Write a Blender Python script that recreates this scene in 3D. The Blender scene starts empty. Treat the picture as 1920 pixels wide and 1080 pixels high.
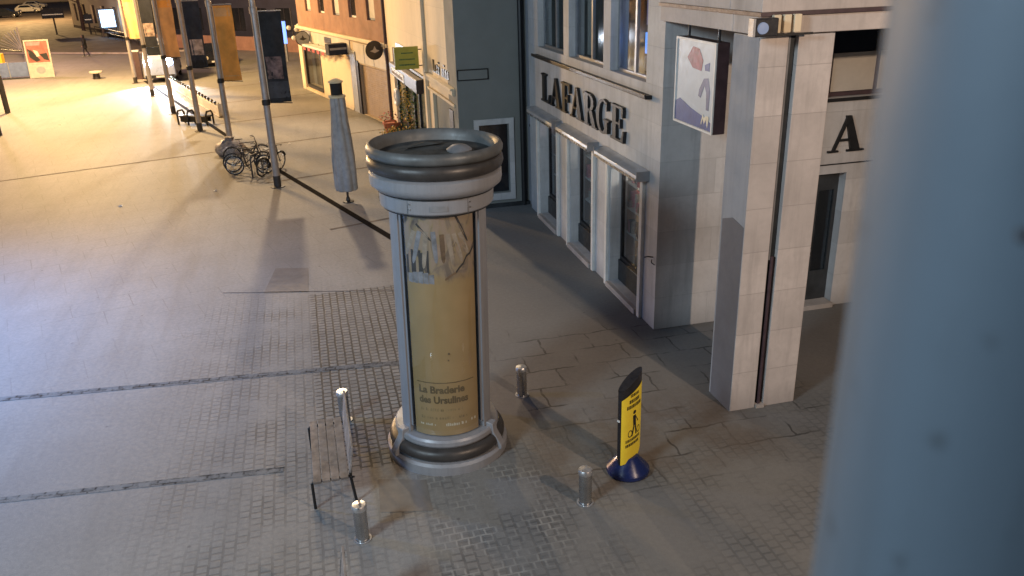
import bpy, math, random
from math import radians as rad, sin, cos, pi
from mathutils import Vector, Matrix
random.seed(7)
S = bpy.context.scene
COL = S.collection

# ------------------------------------------------------------------ camera
F_PX, PITCH, ROLL, CAMH = 1527.0, math.atan2(620, 1527.0), rad(1.83), 6.8
fw = Vector((0, cos(PITCH), -sin(PITCH))); r0 = Vector((1, 0, 0)); u0 = Vector((0, sin(PITCH), cos(PITCH)))
rt = r0*cos(ROLL) - u0*sin(ROLL); up = u0*cos(ROLL) + r0*sin(ROLL)
cd = bpy.data.cameras.new('camera'); cam = bpy.data.objects.new('camera', cd); COL.objects.link(cam)
m = Matrix((rt, up, -fw)).transposed().to_4x4(); m.translation = (0, 0, CAMH); cam.matrix_world = m
cd.sensor_width = 36; cd.lens = 36*F_PX/1920; cd.clip_start = 0.05; cd.clip_end = 900
cd.dof.use_dof = True; cd.dof.focus_distance = 16; cd.dof.aperture_fstop = 2.9
S.camera = cam
S.view_settings.view_transform = 'Standard'; S.view_settings.look = 'None'
S.view_settings.exposure = 0.0; S.view_settings.gamma = 1.0
S.render.engine = 'CYCLES'

# ------------------------------------------------------------------ night sky
w = bpy.data.worlds.new('World'); S.world = w; w.use_nodes = True
bg = w.node_tree.nodes['Background']; bg.inputs[0].default_value = (0.40, 0.52, 0.80, 1); bg.inputs[1].default_value = 0.075

# ------------------------------------------------------------------ street lighting (lamp heads on wires and facades, all above the frame)
def lamp(name, loc, col, power, size=0.18, kind='POINT', aim=None, angle=120, blend=0.5):
    d = bpy.data.lights.new(name, kind); d.energy = power; d.color = col; d.shadow_soft_size = size
    o = bpy.data.objects.new(name, d); COL.objects.link(o); o.location = loc
    if kind == 'SPOT':
        d.spot_size = rad(angle); d.spot_blend = blend
        o.rotation_euler = (Vector(aim) - Vector(loc)).to_track_quat('-Z', 'Y').to_euler()
    return o
SOD = (1.0, 0.62, 0.25); COOL = (0.42, 0.58, 1.0); WARM = (1.0, 0.74, 0.54); NEU = (1.0, 0.80, 0.58)
lamp('sodium_lamp', (-27, 50, 9.5), SOD, 25000, .8)
lamp('sodium_lamp', (-19, 42, 9.5), SOD, 6500, .8)
lamp('sodium_lamp', (-31, 31, 9.5), SOD, 5500, .8)
lamp('sodium_lamp', (-40, 62, 10), (1, .56, .52), 8000, .8)
lamp('sodium_lamp', (-72, 128, 10), SOD, 30000, .5)
lamp('plaza_mast_lamp', (-13, 52, 21), (1, .76, .50), 26000, 0.6, 'SPOT', (-9, 27, 0), 42, .6)
lamp('cool_street_lamp', (-15.5, 13, 7), (.18, .42, 1.0), 10500, 0.3, 'SPOT', (-13.5, 13.5, 0), 122, .9)
lamp('cool_street_lamp', (-11, -2, 11), (.66, .84, .98), 8800, 1.6)
lamp('warm_street_lamp', (8.5, .6, 8.6), WARM, 3900, 0.10)

# ------------------------------------------------------------------ materials
class N:
    def __init__(s, name):
        s.m = bpy.data.materials.new(name); s.m.use_nodes = True; s.t = s.m.node_tree; s.b = s.t.nodes['Principled BSDF']
    def n(s, typ, **kw):
        o = s.t.nodes.new(typ)
        for k, v in kw.items():
            if k.startswith('i_'):
                key = k[2:].replace('_', ' '); o.inputs[int(key) if key.isdigit() else key].default_value = v
            else: setattr(o, k, v)
        return o
    def l(s, a, b): s.t.links.new(a, b)
    def math(s, op, a, b=None, c=None, clamp=False):
        o = s.t.nodes.new('ShaderNodeMath'); o.operation = op; o.use_clamp = clamp
        for i, v in enumerate((a, b, c)):
            if v is None: continue
            if isinstance(v, (int, float)): o.inputs[i].default_value = v
            else: s.l(v, o.inputs[i])
        return o.outputs[0]
    def mix(s, f, a, b, mode='MIX'):
        o = s.t.nodes.new('ShaderNodeMix'); o.data_type = 'RGBA'; o.blend_type = mode
        for sock, v in ((o.inputs[0], f), (o.inputs[6], a), (o.inputs[7], b)):
            if isinstance(v, (int, float)): sock.default_value = v
            elif isinstance(v, tuple): sock.default_value = (*v[:3], 1)
            else: s.l(v, sock)
        return o.outputs[2]
    def coord(s): return s.n('ShaderNodeTexCoord').outputs['Object']
    def noise(s, vec, scale, detail=4, rough=0.6):
        o = s.n('ShaderNodeTexNoise', i_Scale=scale, i_Detail=detail, i_Roughness=rough)
        if vec is not None: s.l(vec, o.inputs['Vector'])
        return o.outputs['Fac']
    def rng(s, v, a, b, c=0., d=1.):
        o = s.n('ShaderNodeMapRange'); s.l(v, o.inputs[0])
        for i, x in enumerate((a, b, c, d)): o.inputs[i+1].default_value = x
        return o.outputs[0]
    def bump(s, h, strength, dist=0.01):
        o = s.n('ShaderNodeBump', i_Strength=strength, i_Distance=dist); s.l(h, o.inputs['Height']); s.l(o.outputs[0], s.b.inputs['Normal'])
def simple(name, col, rough=0.6, metal=0.0, var=0.12, scale=6.0, bump=0.15, spec=None):
    k = N(name); c = k.coord(); nz = k.noise(c, scale); v = k.rng(nz, .3, .7)
    dk = tuple(max(0, x*(1-var*1.6)) for x in col); lt = tuple(min(1, x*(1+var)) for x in col)
    k.l(k.mix(v, dk, lt), k.b.inputs['Base Color'])
    k.b.inputs['Metallic'].default_value = metal
    k.l(k.rng(k.noise(c, scale*2.7), .3, .7, max(.04, rough-.08), min(1, rough+.1)), k.b.inputs['Roughness'])
    if bump: k.bump(k.noise(c, scale*12), bump, 0.004)
    if spec is not None: k.b.inputs['Specular IOR Level'].default_value = spec
    return k.m
def streaked(name, col, rough=.5, metal=.1, amt=.35, dirt=(.05, .05, .048)):
    k = N(name); c = k.coord(); mp = k.n('ShaderNodeMapping'); mp.inputs['Scale'].default_value = (14, 14, .7); k.l(c, mp.inputs[0])
    st = k.noise(mp.outputs[0], 1.0, 5, .65); sp = k.noise(c, 26, 4, .7); bl = k.noise(c, 3, 4, .6)
    cc = k.mix(k.rng(st, .46, .76, 0, amt), col, dirt); cc = k.mix(k.rng(bl, .45, .75, 0, amt*.6), cc, tuple(x*.55 for x in col)); cc = k.mix(k.rng(sp, .62, .70, 0, amt), cc, dirt)
    k.l(cc, k.b.inputs['Base Color']); k.b.inputs['Metallic'].default_value = metal; k.l(k.rng(bl, .3, .7, rough-.08, rough+.15), k.b.inputs['Roughness'])
    k.bump(sp, .12, .002); return k.m
def emit(name, col, st, base=(0.02, 0.02, 0.02)):
    k = N(name); k.b.inputs['Base Color'].default_value = (*base, 1)
    k.b.inputs['Emission Color'].default_value = (*col, 1); k.b.inputs['Emission Strength'].default_value = st
    return k.m
def stone(name, col, jh=0.66, jw=1.3, jcol=0.55, var=0.14, dirt=0.35, mortar=0.008, off=0.5, foot_z=0.8):
    k = N(name); c = k.coord(); sp = k.n('ShaderNodeSeparateXYZ'); k.l(c, sp.inputs[0])
    s_ = k.math('ADD', sp.outputs[0], sp.outputs[1])
    cb = k.n('ShaderNodeCombineXYZ'); k.l(s_, cb.inputs[0]); k.l(sp.outputs[2], cb.inputs[1])
    br = k.n('ShaderNodeTexBrick', offset=off, i_Scale=1.0, i_Mortar_Size=mortar, i_Mortar_Smooth=0.3, i_Brick_Width=jw, i_Row_Height=jh, i_Bias=0.0)
    br.inputs['Color1'].default_value = (*[x*(1+var*.5) for x in col], 1); br.inputs['Color2'].default_value = (*[x*(1-var*.6) for x in col], 1)
    br.inputs['Mortar'].default_value = (*[x*jcol for x in col], 1); k.l(cb.outputs[0], br.inputs['Vector'])
    n1 = k.noise(c, 1.3, 5); n2 = k.noise(c, 9, 5, .7)
    col2 = k.mix(k.rng(n1, .35, .75, 0, dirt), br.outputs[0], tuple(x*.55 for x in col))
    mp = k.n('ShaderNodeMapping'); k.l(c, mp.inputs[0]); mp.inputs['Scale'].default_value = (5, 5, .45)
    col2 = k.mix(k.rng(k.noise(mp.outputs[0], 1.0, 5, .65), .50, .78, 0, dirt*1.1), col2, tuple(x*.45 for x in col))
    col3 = k.mix(k.rng(n2, .45, .8, 0, dirt*.8), col2, tuple(x*.68 for x in col))
    # darker, browner tone towards the foot of the stone
    zz = k.math('ADD', sp.outputs[2], k.math('MULTIPLY', n1, .8))
    k.l(k.mix(k.rng(zz, foot_z, .35, 0, .38), col3, (.10, .09, .085)), k.b.inputs['Base Color'])
    k.b.inputs['Roughness'].default_value = .78
    h = k.math('SUBTRACT', k.math('MULTIPLY', n2, .4), br.outputs['Fac'])
    k.bump(h, .5, .008)
    return k.m
def glass(name, tint=(0.82, 0.85, 0.86), alpha=0.55, rough=0.04):
    k = N(name); t = k.t; t.nodes.remove(k.b)
    tr = k.n('ShaderNodeBsdfTransparent'); tr.inputs[0].default_value = (*tint, 1)
    gl = k.n('ShaderNodeBsdfGlossy'); gl.inputs['Roughness'].default_value = rough; gl.inputs[0].default_value = (.9, .95, 1, 1)
    fr = k.n('ShaderNodeLayerWeight', i_Blend=.12); mx = k.n('ShaderNodeMixShader')
    f2 = k.math('ADD', k.math('MULTIPLY', fr.outputs['Facing'], .5), .05, clamp=True)
    k.l(f2, mx.inputs[0]); k.l(tr.outputs[0], mx.inputs[1]); k.l(gl.outputs[0], mx.inputs[2])
    k.l(mx.outputs[0], t.nodes['Material Output'].inputs[0]); return k.m

M = {}
M['pale_stone'] = stone('pale_stone', (.55, .54, .535), .66, 2.2, .8, var=.16, mortar=.005, dirt=.5)
M['pillar_stone'] = stone('pillar_stone', (.53, .47, .435), .665, 40.0, .72, .14, .55, .005)
M['cream_wall'] = stone('cream_wall', (.72, .60, .42), 1.1, 2.4, .8, .06, .18, .005)
M['grey_render'] = simple('grey_render', (.20, .205, .19), .85, 0, .06, .8, .3)
M['brown_render'] = simple('brown_render', (.30, .17, .12), .85, 0, .15, 1.2, .3)
M['beige_panel'] = simple('beige_panel', (.46, .36, .24), .7, 0, .05, 1.0, .1)
M['light_panel'] = simple('light_panel', (.50, .46, .40), .6, 0, .08, 2.0, .1)
M['shutter'] = simple('shutter', (.30, .22, .155), .6, .1, .08, 2.0, .1)
M['white_paint'] = simple('white_paint', (.70, .68, .64), .5, 0, .08, 4, .1)
M['cassette'] = simple('cassette', (.50, .53, .58), .35, .45, .12, 3, .1)
M['black'] = simple('black_paint', (.012, .012, .013), .45, 0, .2, 6, .1)
M['black_plastic'] = simple('black_plastic', (.018, .018, .022), .35, 0, .2, 8, .1)
M['dark_panel'] = simple('dark_panel', (.022, .025, .028), .4, 0, .3, 3, .1)
M['dark_metal'] = simple('dark_metal', (.045, .042, .045), .4, .5, .25, 8, .15)
M['grey_metal'] = simple('grey_metal', (.34, .35, .37), .42, .55, .12, 5, .1)
M['col_paint'] = streaked('column_paint', (.27, .275, .295), .36, .1, .2)
M['col_dark'] = simple('column_dark', (.06, .055, .052), .42, .3, .2, 3.5, .12)
M['col_rim'] = simple('column_rim', (.12, .125, .125), .5, .2, .2, 3.5, .2)
M['col_roof'] = simple('column_roof', (.05, .055, .055), .75, 0, .5, 3.0, .4)
M['steel'] = simple('brushed_steel', (.50, .49, .48), .24, .95, .12, 5, 0)
M['chrome'] = simple('polished_cap', (.85, .85, .85), .34, 1.0, .08, 14, .0)
M['galv'] = streaked('galvanised_post', (.062, .084, .108), .6, .1, .55, (.022, .028, .034))
M['pole'] = simple('pole_metal', (.40, .37, .36), .4, .55, .12, 5, .1)
M['pole_dark'] = simple('pole_boot', (.05, .045, .045), .5, .3, .2, 5, .1)
M['wood'] = simple('weathered_wood', (.17, .145, .13), .7, 0, .35, 5, .4)
M['blue_plastic'] = simple('blue_plastic', (.012, .02, .085), .22, 0, .15, 4, .05)
M['yellow'] = simple('yellow_face', (.84, .66, .045), .45, 0, .04, 3, .05)
M['canvas'] = simple('canvas_cover', (.32, .32, .325), .85, 0, .14, 5, .35)
M['canvas_pale'] = simple('canvas_trim', (.62, .52, .34), .8, 0, .1, 5, .2)
M['orange_cloth'] = simple('orange_cloth', (.80, .33, .06), .8, 0, .12, 2.5, .2)
M['tan_cloth'] = simple('tan_cloth', (.70, .36, .14), .8, 0, .12, 2.5, .2)
M['navy_cloth'] = simple('navy_cloth', (.022, .026, .038), .8, 0, .25, 2.5, .2)
M['dark_cloth'] = simple('dark_cloth', (.012, .012, .014), .8, 0, .4, 2.5, .2)
M['flower_print'] = simple('flower_print', (.48, .36, .30), .8, 0, .45, 4.0, .2)
M['grey_dim'] = simple('grey_dim_cloth', (.045, .045, .052), .8, 0, .2, 4, .2)
M['flower_dim'] = simple('flower_print_dim', (.16, .10, .09), .8, 0, .6, 5.0, .2)
M['asphalt'] = simple('asphalt', (.13, .105, .09), .8, 0, .3, .5, .4)
M['kerb'] = simple('kerb_stone', (.38, .34, .31), .75, 0, .15, 2, .3)
M['rubber'] = simple('rubber', (.012, .012, .012), .7, 0, .2, 10, .2)
M['red_paint'] = simple('red_paint', (.42, .07, .05), .5, 0, .1, 4, .05)
M['blue_fab'] = simple('blue_fabric', (.13, .18, .36), .8, 0, .12, 3, .2)
M['ybox'] = simple('yellow_box', (.85, .55, .05), .5, 0, .05, 3, .05)
M['terracotta'] = simple('terracotta', (.40, .11, .05), .7, 0, .2, 9, .2)
M['red_flower'] = simple('red_flower', (.60, .06, .05), .7, 0, .35, 14, .2)
M['yellow_flower'] = simple('yellow_flower', (.75, .45, .07), .7, 0, .35, 14, .2)
M['leaf'] = simple('leaf', (.09, .15, .045), .6, 0, .4, 14, .2)
M['car_white'] = simple('car_white', (.70, .68, .64), .25, .1, .03, 2, 0)
M['car_dark'] = simple('car_dark', (.02, .022, .03), .2, .3, .05, 2, 0)
M['van_body'] = simple('van_body', (.36, .42, .60), .3, .1, .04, 2, 0)
M['glass_dark'] = simple('dark_glass', (.012, .014, .018), .07, 0, .2, 2, 0, spec=.8)
M['glass'] = glass('shop_glass')
M['skin'] = simple('skin', (.35, .20, .14), .6, 0, .05, 9, 0)
M['coat'] = simple('coat', (.010, .011, .014), .9, 0, .3, 9, .2)
M['trousers'] = simple('trousers', (.02, .022, .035), .9, 0, .3, 9, .2)
M['green_sign'] = simple('green_sign', (.34, .33, .05), .5, 0, .08, 5, .05)
M['door_wood'] = simple('door_dark', (.03, .033, .036), .5, 0, .3, 3, .2)
M['bag'] = simple('grey_bag', (.30, .27, .27), .5, 0, .35, 12, .8)
M['goods_pale'] = simple('goods_pale', (.55, .48, .40), .6, 0, .3, 12, .1)
M['goods_brown'] = simple('goods_brown', (.25, .14, .08), .6, 0, .3, 12, .1)
M['goods_pink'] = simple('goods_pink', (.55, .16, .20), .6, 0, .3, 12, .1)
M['print_ink'] = simple('print_ink', (.20, .135, .06), .6, 0, .2, 12, 0)
M['print_soft'] = simple('print_soft_ink', (.38, .26, .12), .6, 0, .2, 12, 0)
M['print_white'] = simple('print_white', (.75, .66, .50), .6, 0, .1, 12, 0)
M['sign_face'] = simple('sign_face', (.50, .53, .55), .4, 0, .07, 3, .05)
M['sign_blue'] = simple('sign_blue', (.045, .08, .24), .4, 0, .15, 6, .05)
M['sign_grey'] = simple('sign_grey_blue', (.15, .16, .26), .4, 0, .15, 6, .05)
M['sign_red'] = simple('sign_red', (.26, .05, .07), .4, 0, .3, 6, .05)
M['brown_side'] = simple('brown_side', (.06, .035, .04), .5, 0, .2, 6, .05)
M['skirt'] = simple('grey_patch_paint', (.105, .11, .13), .7, 0, .07, 2.5, .2)
M['cool_stone'] = streaked('cool_pillar_side', (.25, .272, .31), .7, 0, .3, (.12, .12, .12))  # pillar side: dark paint, with cool bluish light put into its colour
M['headlight'] = emit('headlight', (.62, .78, 1), 60)
M['screen'] = emit('screen', (.42, .66, 1), 5.5)
M['screen_frame'] = simple('screen_frame', (.02, .05, .14), .3, 0, .1, 4, 0)
M['pink_lamp'] = emit('pink_lamp', (1, .25, .75), 9)
M['blue_tube'] = emit('blue_tube', (.18, .32, 1), 2.6)
M['lens'] = emit('lens_glow', (.6, .7, 1), .35)
M['blue_room'] = emit('blue_lit_room', (.12, .32, 1), 2.2)
M['peach_room'] = emit('peach_lit_curtain', (1, .50, .30), .4, (.4, .25, .2))
M['lilac_room'] = emit('lilac_lit_curtain', (.42, .34, .62), .32, (.3, .25, .3))
M['shop_lamp'] = emit('shop_lamp', (1, .8, .5), 1.2)

# ------------------------------------------------------------------ mesh builder
class B:
    def __init__(s): s.v = []; s.f = []
    def add(s, vs, fs, T=None):
        o = len(s.v); s.v += [tuple(T @ Vector(v)) if T else tuple(v) for v in vs]; s.f += [tuple(i+o for i in f) for f in fs]; return s
    def box(s, x0, x1, y0, y1, z0, z1, T=None):
        vs = [(x, y, z) for z in (z0, z1) for x, y in ((x0, y0), (x1, y0), (x1, y1), (x0, y1))]
        return s.add(vs, [(3, 2, 1, 0), (4, 5, 6, 7), (0, 1, 5, 4), (1, 2, 6, 5), (2, 3, 7, 6), (3, 0, 4, 7)], T)
    def loft(s, rings, closed=True, caps=True, T=None):
        n = len(rings[0]); vs = [p for r in rings for p in r]; fs = []
        for i in range(len(rings)-1):
            for j in range(n if closed else n-1):
                a = i*n+j; b = i*n+(j+1) % n; fs.append((a, b, b+n, a+n))
        if caps: fs.append(tuple(range(n))[::-1]); fs.append(tuple((len(rings)-1)*n+j for j in range(n)))
        return s.add(vs, fs, T)
    def tube(s, pts, r, n=10, T=None, caps=True, squash=None):
        pts = [Vector(p) for p in pts]; rs = r if isinstance(r, (list, tuple)) else [r]*len(pts); rings = []
        d0 = (pts[1]-pts[0]).normalized(); x = d0.orthogonal().normalized()
        for i, p in enumerate(pts):
            a = pts[min(i+1, len(pts)-1)] - pts[max(i-1, 0)]; a.normalize()
            x = (x - a*x.dot(a)).normalized(); y = a.cross(x)
            rings.append([p + (x*cos(2*pi*j/n) + y*sin(2*pi*j/n))*rs[i] for j in range(n)])
        return s.loft(rings, caps=caps, T=T)
    def lathe(s, prof, n=48, a0=0, a1=2*pi, T=None, caps=False):
        full = abs(a1-a0-2*pi) < 1e-6; k = n if full else n+1
        rings = [[(r*cos(a0+(a1-a0)*j/n), r*sin(a0+(a1-a0)*j/n), z) for j in range(k)] for r, z in prof]
        return s.loft(rings, closed=full, caps=caps, T=T)
    def torus(s, R, r, n=32, m_=8, T=None, zc=0, sq=1.0):
        rings = [[((R+r*cos(2*pi*j/m_))*cos(2*pi*i/n), (R+r*cos(2*pi*j/m_))*sin(2*pi*i/n), zc+sq*r*sin(2*pi*j/m_)) for j in range(m_)] for i in range(n+1)]
        return s.loft(rings, caps=False, T=T)
    def prism(s, poly, f0, f1):       # poly: 2-D points, f0/f1 map (a,b) to 3-D on the two sides
        n = len(poly); vs = [f0(*p) for p in poly] + [f1(*p) for p in poly]
        return s.add(vs, [tuple(range(n))[::-1], tuple(range(n, 2*n))] + [(i, (i+1) % n, (i+1) % n+n, i+n) for i in range(n)])
    def sphere(s, c, r, n=12, k=8, sz=1.0, T=None):
        rings = [[(c[0]+r*sin(pi*i/k)*cos(2*pi*j/n), c[1]+r*sin(pi*i/k)*sin(2*pi*j/n), c[2]+sz*r*cos(pi*i/k)) for j in range(n)] for i in range(1, k)]
        return s.loft(rings[::-1], T=T)
    def build(s, name, mat, parent=None, smooth=35, bevel=0, loc=None, rz=0):
        me = bpy.data.meshes.new(name); me.from_pydata(s.v, [], s.f); me.validate()
        import bmesh
        bm = bmesh.new(); bm.from_mesh(me); bmesh.ops.recalc_face_normals(bm, faces=bm.faces); bm.to_mesh(me); bm.free()
        if smooth:
            me.polygons.foreach_set('use_smooth', [True]*len(me.polygons)); me.set_sharp_from_angle(angle=rad(smooth))
        me.materials.append(M[mat] if isinstance(mat, str) else mat)
        o = bpy.data.objects.new(name, me); COL.objects.link(o)
        if parent: o.parent = parent
        if loc is not None: o.location = loc
        if rz: o.rotation_euler.z = rz
        if bevel:
            b = o.modifiers.new('bevel', 'BEVEL'); b.width = bevel; b.segments = 2; b.limit_method = 'ANGLE'; b.angle_limit = rad(40)
        return o
def tag(o, label=None, cat=None, group=None, kind=None):
    for k, v in (('label', label), ('category', cat), ('group', group), ('kind', kind)):
        if v: o[k] = v
    return o
def thing(name, label, cat, loc=(0, 0, 0), rz=0, group=None):
    o = bpy.data.objects.new(name, None); COL.objects.link(o); o.location = loc; o.rotation_euler.z = rz; o.empty_display_size = .2
    return tag(o, label, cat, group)
def dup(root, loc, rz, label, scale=None):
    r = root.copy(); COL.objects.link(r); r.location = loc; r.rotation_euler.z = rz; r['label'] = label
    if scale: r.scale = scale
    for ch in list(root.children):
        c = ch.copy(); COL.objects.link(c); c.parent = r
        for g in list(ch.children):
            d = g.copy(); COL.objects.link(d); d.parent = c
    return r
def cells(b, fn, s0, s1, z0, z1, holes, t):
    """wall panel with openings; fn(s,z,d) -> point, d = depth behind the front face"""
    ss = sorted({s0, s1, *[h[0] for h in holes], *[h[1] for h in holes]}); zs = sorted({z0, z1, *[h[2] for h in holes], *[h[3] for h in holes]})
    def solid(i, j):
        if i < 0 or j < 0 or i >= len(ss)-1 or j >= len(zs)-1: return False
        cs = (ss[i]+ss[i+1])/2; cz = (zs[j]+zs[j+1])/2
        return not any(h[0] < cs < h[1] and h[2] < cz < h[3] for h in holes)
    for i in range(len(ss)-1):
        for j in range(len(zs)-1):
            if not solid(i, j): continue
            a, c, e, g = ss[i], ss[i+1], zs[j], zs[j+1]
            b.add([fn(a, e, 0), fn(c, e, 0), fn(c, g, 0), fn(a, g, 0)], [(0, 1, 2, 3)])
            b.add([fn(a, e, t), fn(c, e, t), fn(c, g, t), fn(a, g, t)], [(3, 2, 1, 0)])
            for di, dj, p, q in ((-1, 0, (a, e), (a, g)), (1, 0, (c, e), (c, g)), (0, -1, (a, e), (c, e)), (0, 1, (a, g), (c, g))):
                if not solid(i+di, j+dj):
                    b.add([fn(*p, 0), fn(*q, 0), fn(*q, t), fn(*p, t)], [(0, 1, 2, 3)])
    return b

# serif capitals as polygons in a box of height 1
def arc(cx, cy, ro, ri, a0, a1, sx=1.0, n=14, isx=None):
    isx = isx or sx; out = []
    for i in range(n):
        a = rad(a0+(a1-a0)*i/n); b_ = rad(a0+(a1-a0)*(i+1)/n)
        out.append([(cx+ro*sx*cos(a), cy+ro*sin(a)), (cx+ro*sx*cos(b_), cy+ro*sin(b_)), (cx+ri*isx*cos(b_), cy+ri*sin(b_)), (cx+ri*isx*cos(a), cy+ri*sin(a))])
    return out
def R_(x0, y0, x1, y1): return [(x0, y0), (x1, y0), (x1, y1), (x0, y1)]
GL = {
 'L': [R_(.1, 0, .31, 1), R_(0, .94, .42, 1), R_(0, 0, .70, .07), [(.60, .07), (.70, .07), (.74, .32), (.70, .32)]],
 'A': [[(.06, 0), (.13, 0), (.45, .9), (.40, 1)], [(.36, 1), (.50, 1), (.84, 0), (.58, 0)], R_(.18, .30, .66, .36), R_(-.04, 0, .24, .05), R_(.48, 0, .94, .05)],
 'F': [R_(.1, 0, .31, 1), R_(0, .93, .68, 1), R_(.31, .47, .52, .54), R_(.48, .38, .54, .64), [(.62, .70), (.68, .70), (.70, .93), (.58, .93)], R_(0, 0, .42, .05)],
 'E': [R_(.1, 0, .31, 1), R_(0, .93, .68, 1), R_(.31, .47, .52, .54), R_(.48, .38, .54, .64), [(.62, .70), (.68, .70), (.70, .93), (.58, .93)], R_(0, 0, .72, .07), [(.60, .07), (.72, .07), (.76, .34), (.70, .34)]],
 'R': [R_(.1, 0, .31, 1), R_(0, .94, .40, 1), R_(0, 0, .42, .05)] + arc(.40, .73, .27, .20, -90, 90, 1.15, 14, .75) + [[(.42, .46), (.62, .50), (.90, .0), (.66, .0)], R_(.6, 0, .96, .05), R_(.28, .46, .42, .53), R_(.28, .93, .42, 1)],
 'G': arc(.46, .50, .51, .44, 55, 325, .92, 26, .58) + [R_(.62, .05, .82, .44), R_(.54, .40, .92, .45), [(.74, .70), (.78, .70), (.80, .98), (.74, .90)]],
}
def letter(ch, s0, z0, h, stretch, fn, name, parent, depth=.06):
    b = B()
    for i, p in enumerate(GL[ch]):
        q = [(s0 + x*h*stretch, z0 + y*h) for x, y in p]; e = .0006*i
        b.prism(q, lambda a, z: fn(a, z, .0), lambda a, z, e=e: fn(a, z, depth+e))
    return b.build(name, 'black', parent, 0)

# ================================================================== GROUND
def ground_material():
    k = N('plaza_paving'); c = k.coord(); sp = k.n('ShaderNodeSeparateXYZ'); k.l(c, sp.inputs[0]); X, Y = sp.outputs[0], sp.outputs[1]
    def rot(ang):
        a = rad(ang)
        A = k.math('ADD', k.math('MULTIPLY', X, cos(a)), k.math('MULTIPLY', Y, sin(a)))
        Bb = k.math('ADD', k.math('MULTIPLY', X, -sin(a)), k.math('MULTIPLY', Y, cos(a))); return A, Bb
    A, Bc = rot(13.55); P, Q = rot(30.4)
    wob = k.noise(c, 3.0, 2)
    def vec(u, v, amp=.03):
        o = k.n('ShaderNodeCombineXYZ'); k.l(k.math('ADD', u, k.math('MULTIPLY', wob, amp)), o.inputs[0]); k.l(k.math('ADD', v, k.math('MULTIPLY', wob, amp)), o.inputs[1]); return o.outputs[0]
    def brick(v, bw, rh, ms, off=.5):
        o = k.n('ShaderNodeTexBrick', offset=off, i_Scale=1.0, i_Mortar_Size=ms, i_Mortar_Smooth=.4, i_Brick_Width=bw, i_Row_Height=rh, i_Bias=0.0)
        o.inputs['Color1'].default_value = (1, 1, 1, 1); o.inputs['Color2'].default_value = (.62, .62, .62, 1); o.inputs['Mortar'].default_value = (.8, .8, .8, 1)
        k.l(v, o.inputs['Vector']); return o
    def boxm(u, v, u0, u1, v0, v1, s=.25):
        a = k.math('MULTIPLY', k.rng(u, u0-s, u0+s), k.rng(u, u1+s, u1-s)); b_ = k.math('MULTIPLY', k.rng(v, v0-s, v0+s), k.rng(v, v1+s, v1-s)); return k.math('MULTIPLY', a, b_)
    setts = brick(vec(Bc, A), .13, .152, .020)
    small = brick(vec(A, Bc, .05), .15, .13, .016, .5)
    slabs = brick(vec(P, Q), 1.2, .8, .012)
    slabs2 = brick(vec(A, Bc, .14), .95, .62, .020)
    big = k.noise(c, .16, 3, .55); mid = k.noise(c, .9, 5, .6); fine = k.noise(c, 14, 5, .7); gr = k.noise(c, 60, 3, .7)
    base = k.mix(k.rng(big, .35, .65), (.205, .20, .19), (.265, .26, .245))
    base = k.mix(k.rng(mid, .38, .72, 0, .3), base, (.145, .142, .138))
    base = k.mix(k.rng(fine, .35, .75, 0, .45), base, (.13, .125, .12))
    base = k.mix(k.rng(gr, .5, .75, 0, .35), base, (.38, .36, .34))
    # worn joint visibility
    m_s = k.math('MULTIPLY', boxm(A, Bc, -.45, 1.75, 10.2, 17.3, .05), k.rng(k.noise(c, .8, 3), .25, .5, .55, 1))
    m_w = k.math('MULTIPLY', boxm(A, Bc, -2.3, .1, 7.5, 17.3, 1.0), k.rng(k.noise(c, 1.1, 4), .36, .62, .05, .6))
    m_e = k.math('MULTIPLY', boxm(A, Bc, .3, 8, 3, 10.5, .6), k.rng(k.noise(c, .9, 3), .42, .64, 0, .55))
    m_j = k.math('MAXIMUM', k.math('MAXIMUM', m_s, m_w), m_e)
    tone = k.mix(k.math('MULTIPLY', m_j, .8), base, setts.outputs['Color'], 'MULTIPLY')
    colr = k.mix(k.math('MULTIPLY', m_j, k.math('MULTIPLY', setts.outputs['Fac'], .92)), tone, (.022, .024, .026))
    # pale mortar between small dark setts, in front of the column
    m_l = k.math('MULTIPLY', boxm(A, Bc, .95, 3.0, 6.6, 10.1, .6), k.rng(k.noise(c, 1.6, 4), .44, .66, 0, .75))
    c2 = k.mix(k.math('MULTIPLY', m_l, .6), colr, (.10, .10, .098))
    colr = k.mix(k.math('MULTIPLY', m_l, small.outputs['Fac']), c2, (.40, .39, .36))
    # slabs of the far plaza and by the arcade
    m_p = k.math('MULTIPLY', k.rng(Q, 11, 20), k.rng(k.noise(c, .5, 3), .35, .65, .1, .5))
    colr = k.mix(k.math('MULTIPLY', m_p, slabs.outputs['Fac']), colr, (.09, .08, .07))
    m_a = k.math('MULTIPLY', boxm(A, Bc, 2.9, 7.5, 8.6, 14, .3), k.rng(k.noise(c, 1.2, 3), .42, .55, .1, 1))
    colr = k.mix(m_a, colr, k.mix(.5, colr, slabs2.outputs['Color'], 'MULTIPLY'))
    colr = k.mix(k.math('MULTIPLY', m_a, slabs2.outputs['Fac']), colr, (.016, .015, .014))
    m_shade = k.math('MULTIPLY', k.rng(A, .9, 2.6), k.rng(Bc, 26, 19))  # shade right of the column, darkened into the paving colour
    colr = k.mix(k.math('MULTIPLY', m_shade, .5), colr, (.088, .086, .083))
    # tyre marks and rubbed streaks running along the square
    st = k.n('ShaderNodeCombineXYZ'); k.l(k.math('MULTIPLY', A, 2.6), st.inputs[0]); k.l(k.math('MULTIPLY', Bc, .22), st.inputs[1])
    colr = k.mix(k.rng(k.noise(st.outputs[0], 1.0, 4, .6), .48, .72, 0, .38), colr, (.15, .145, .135))
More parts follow.
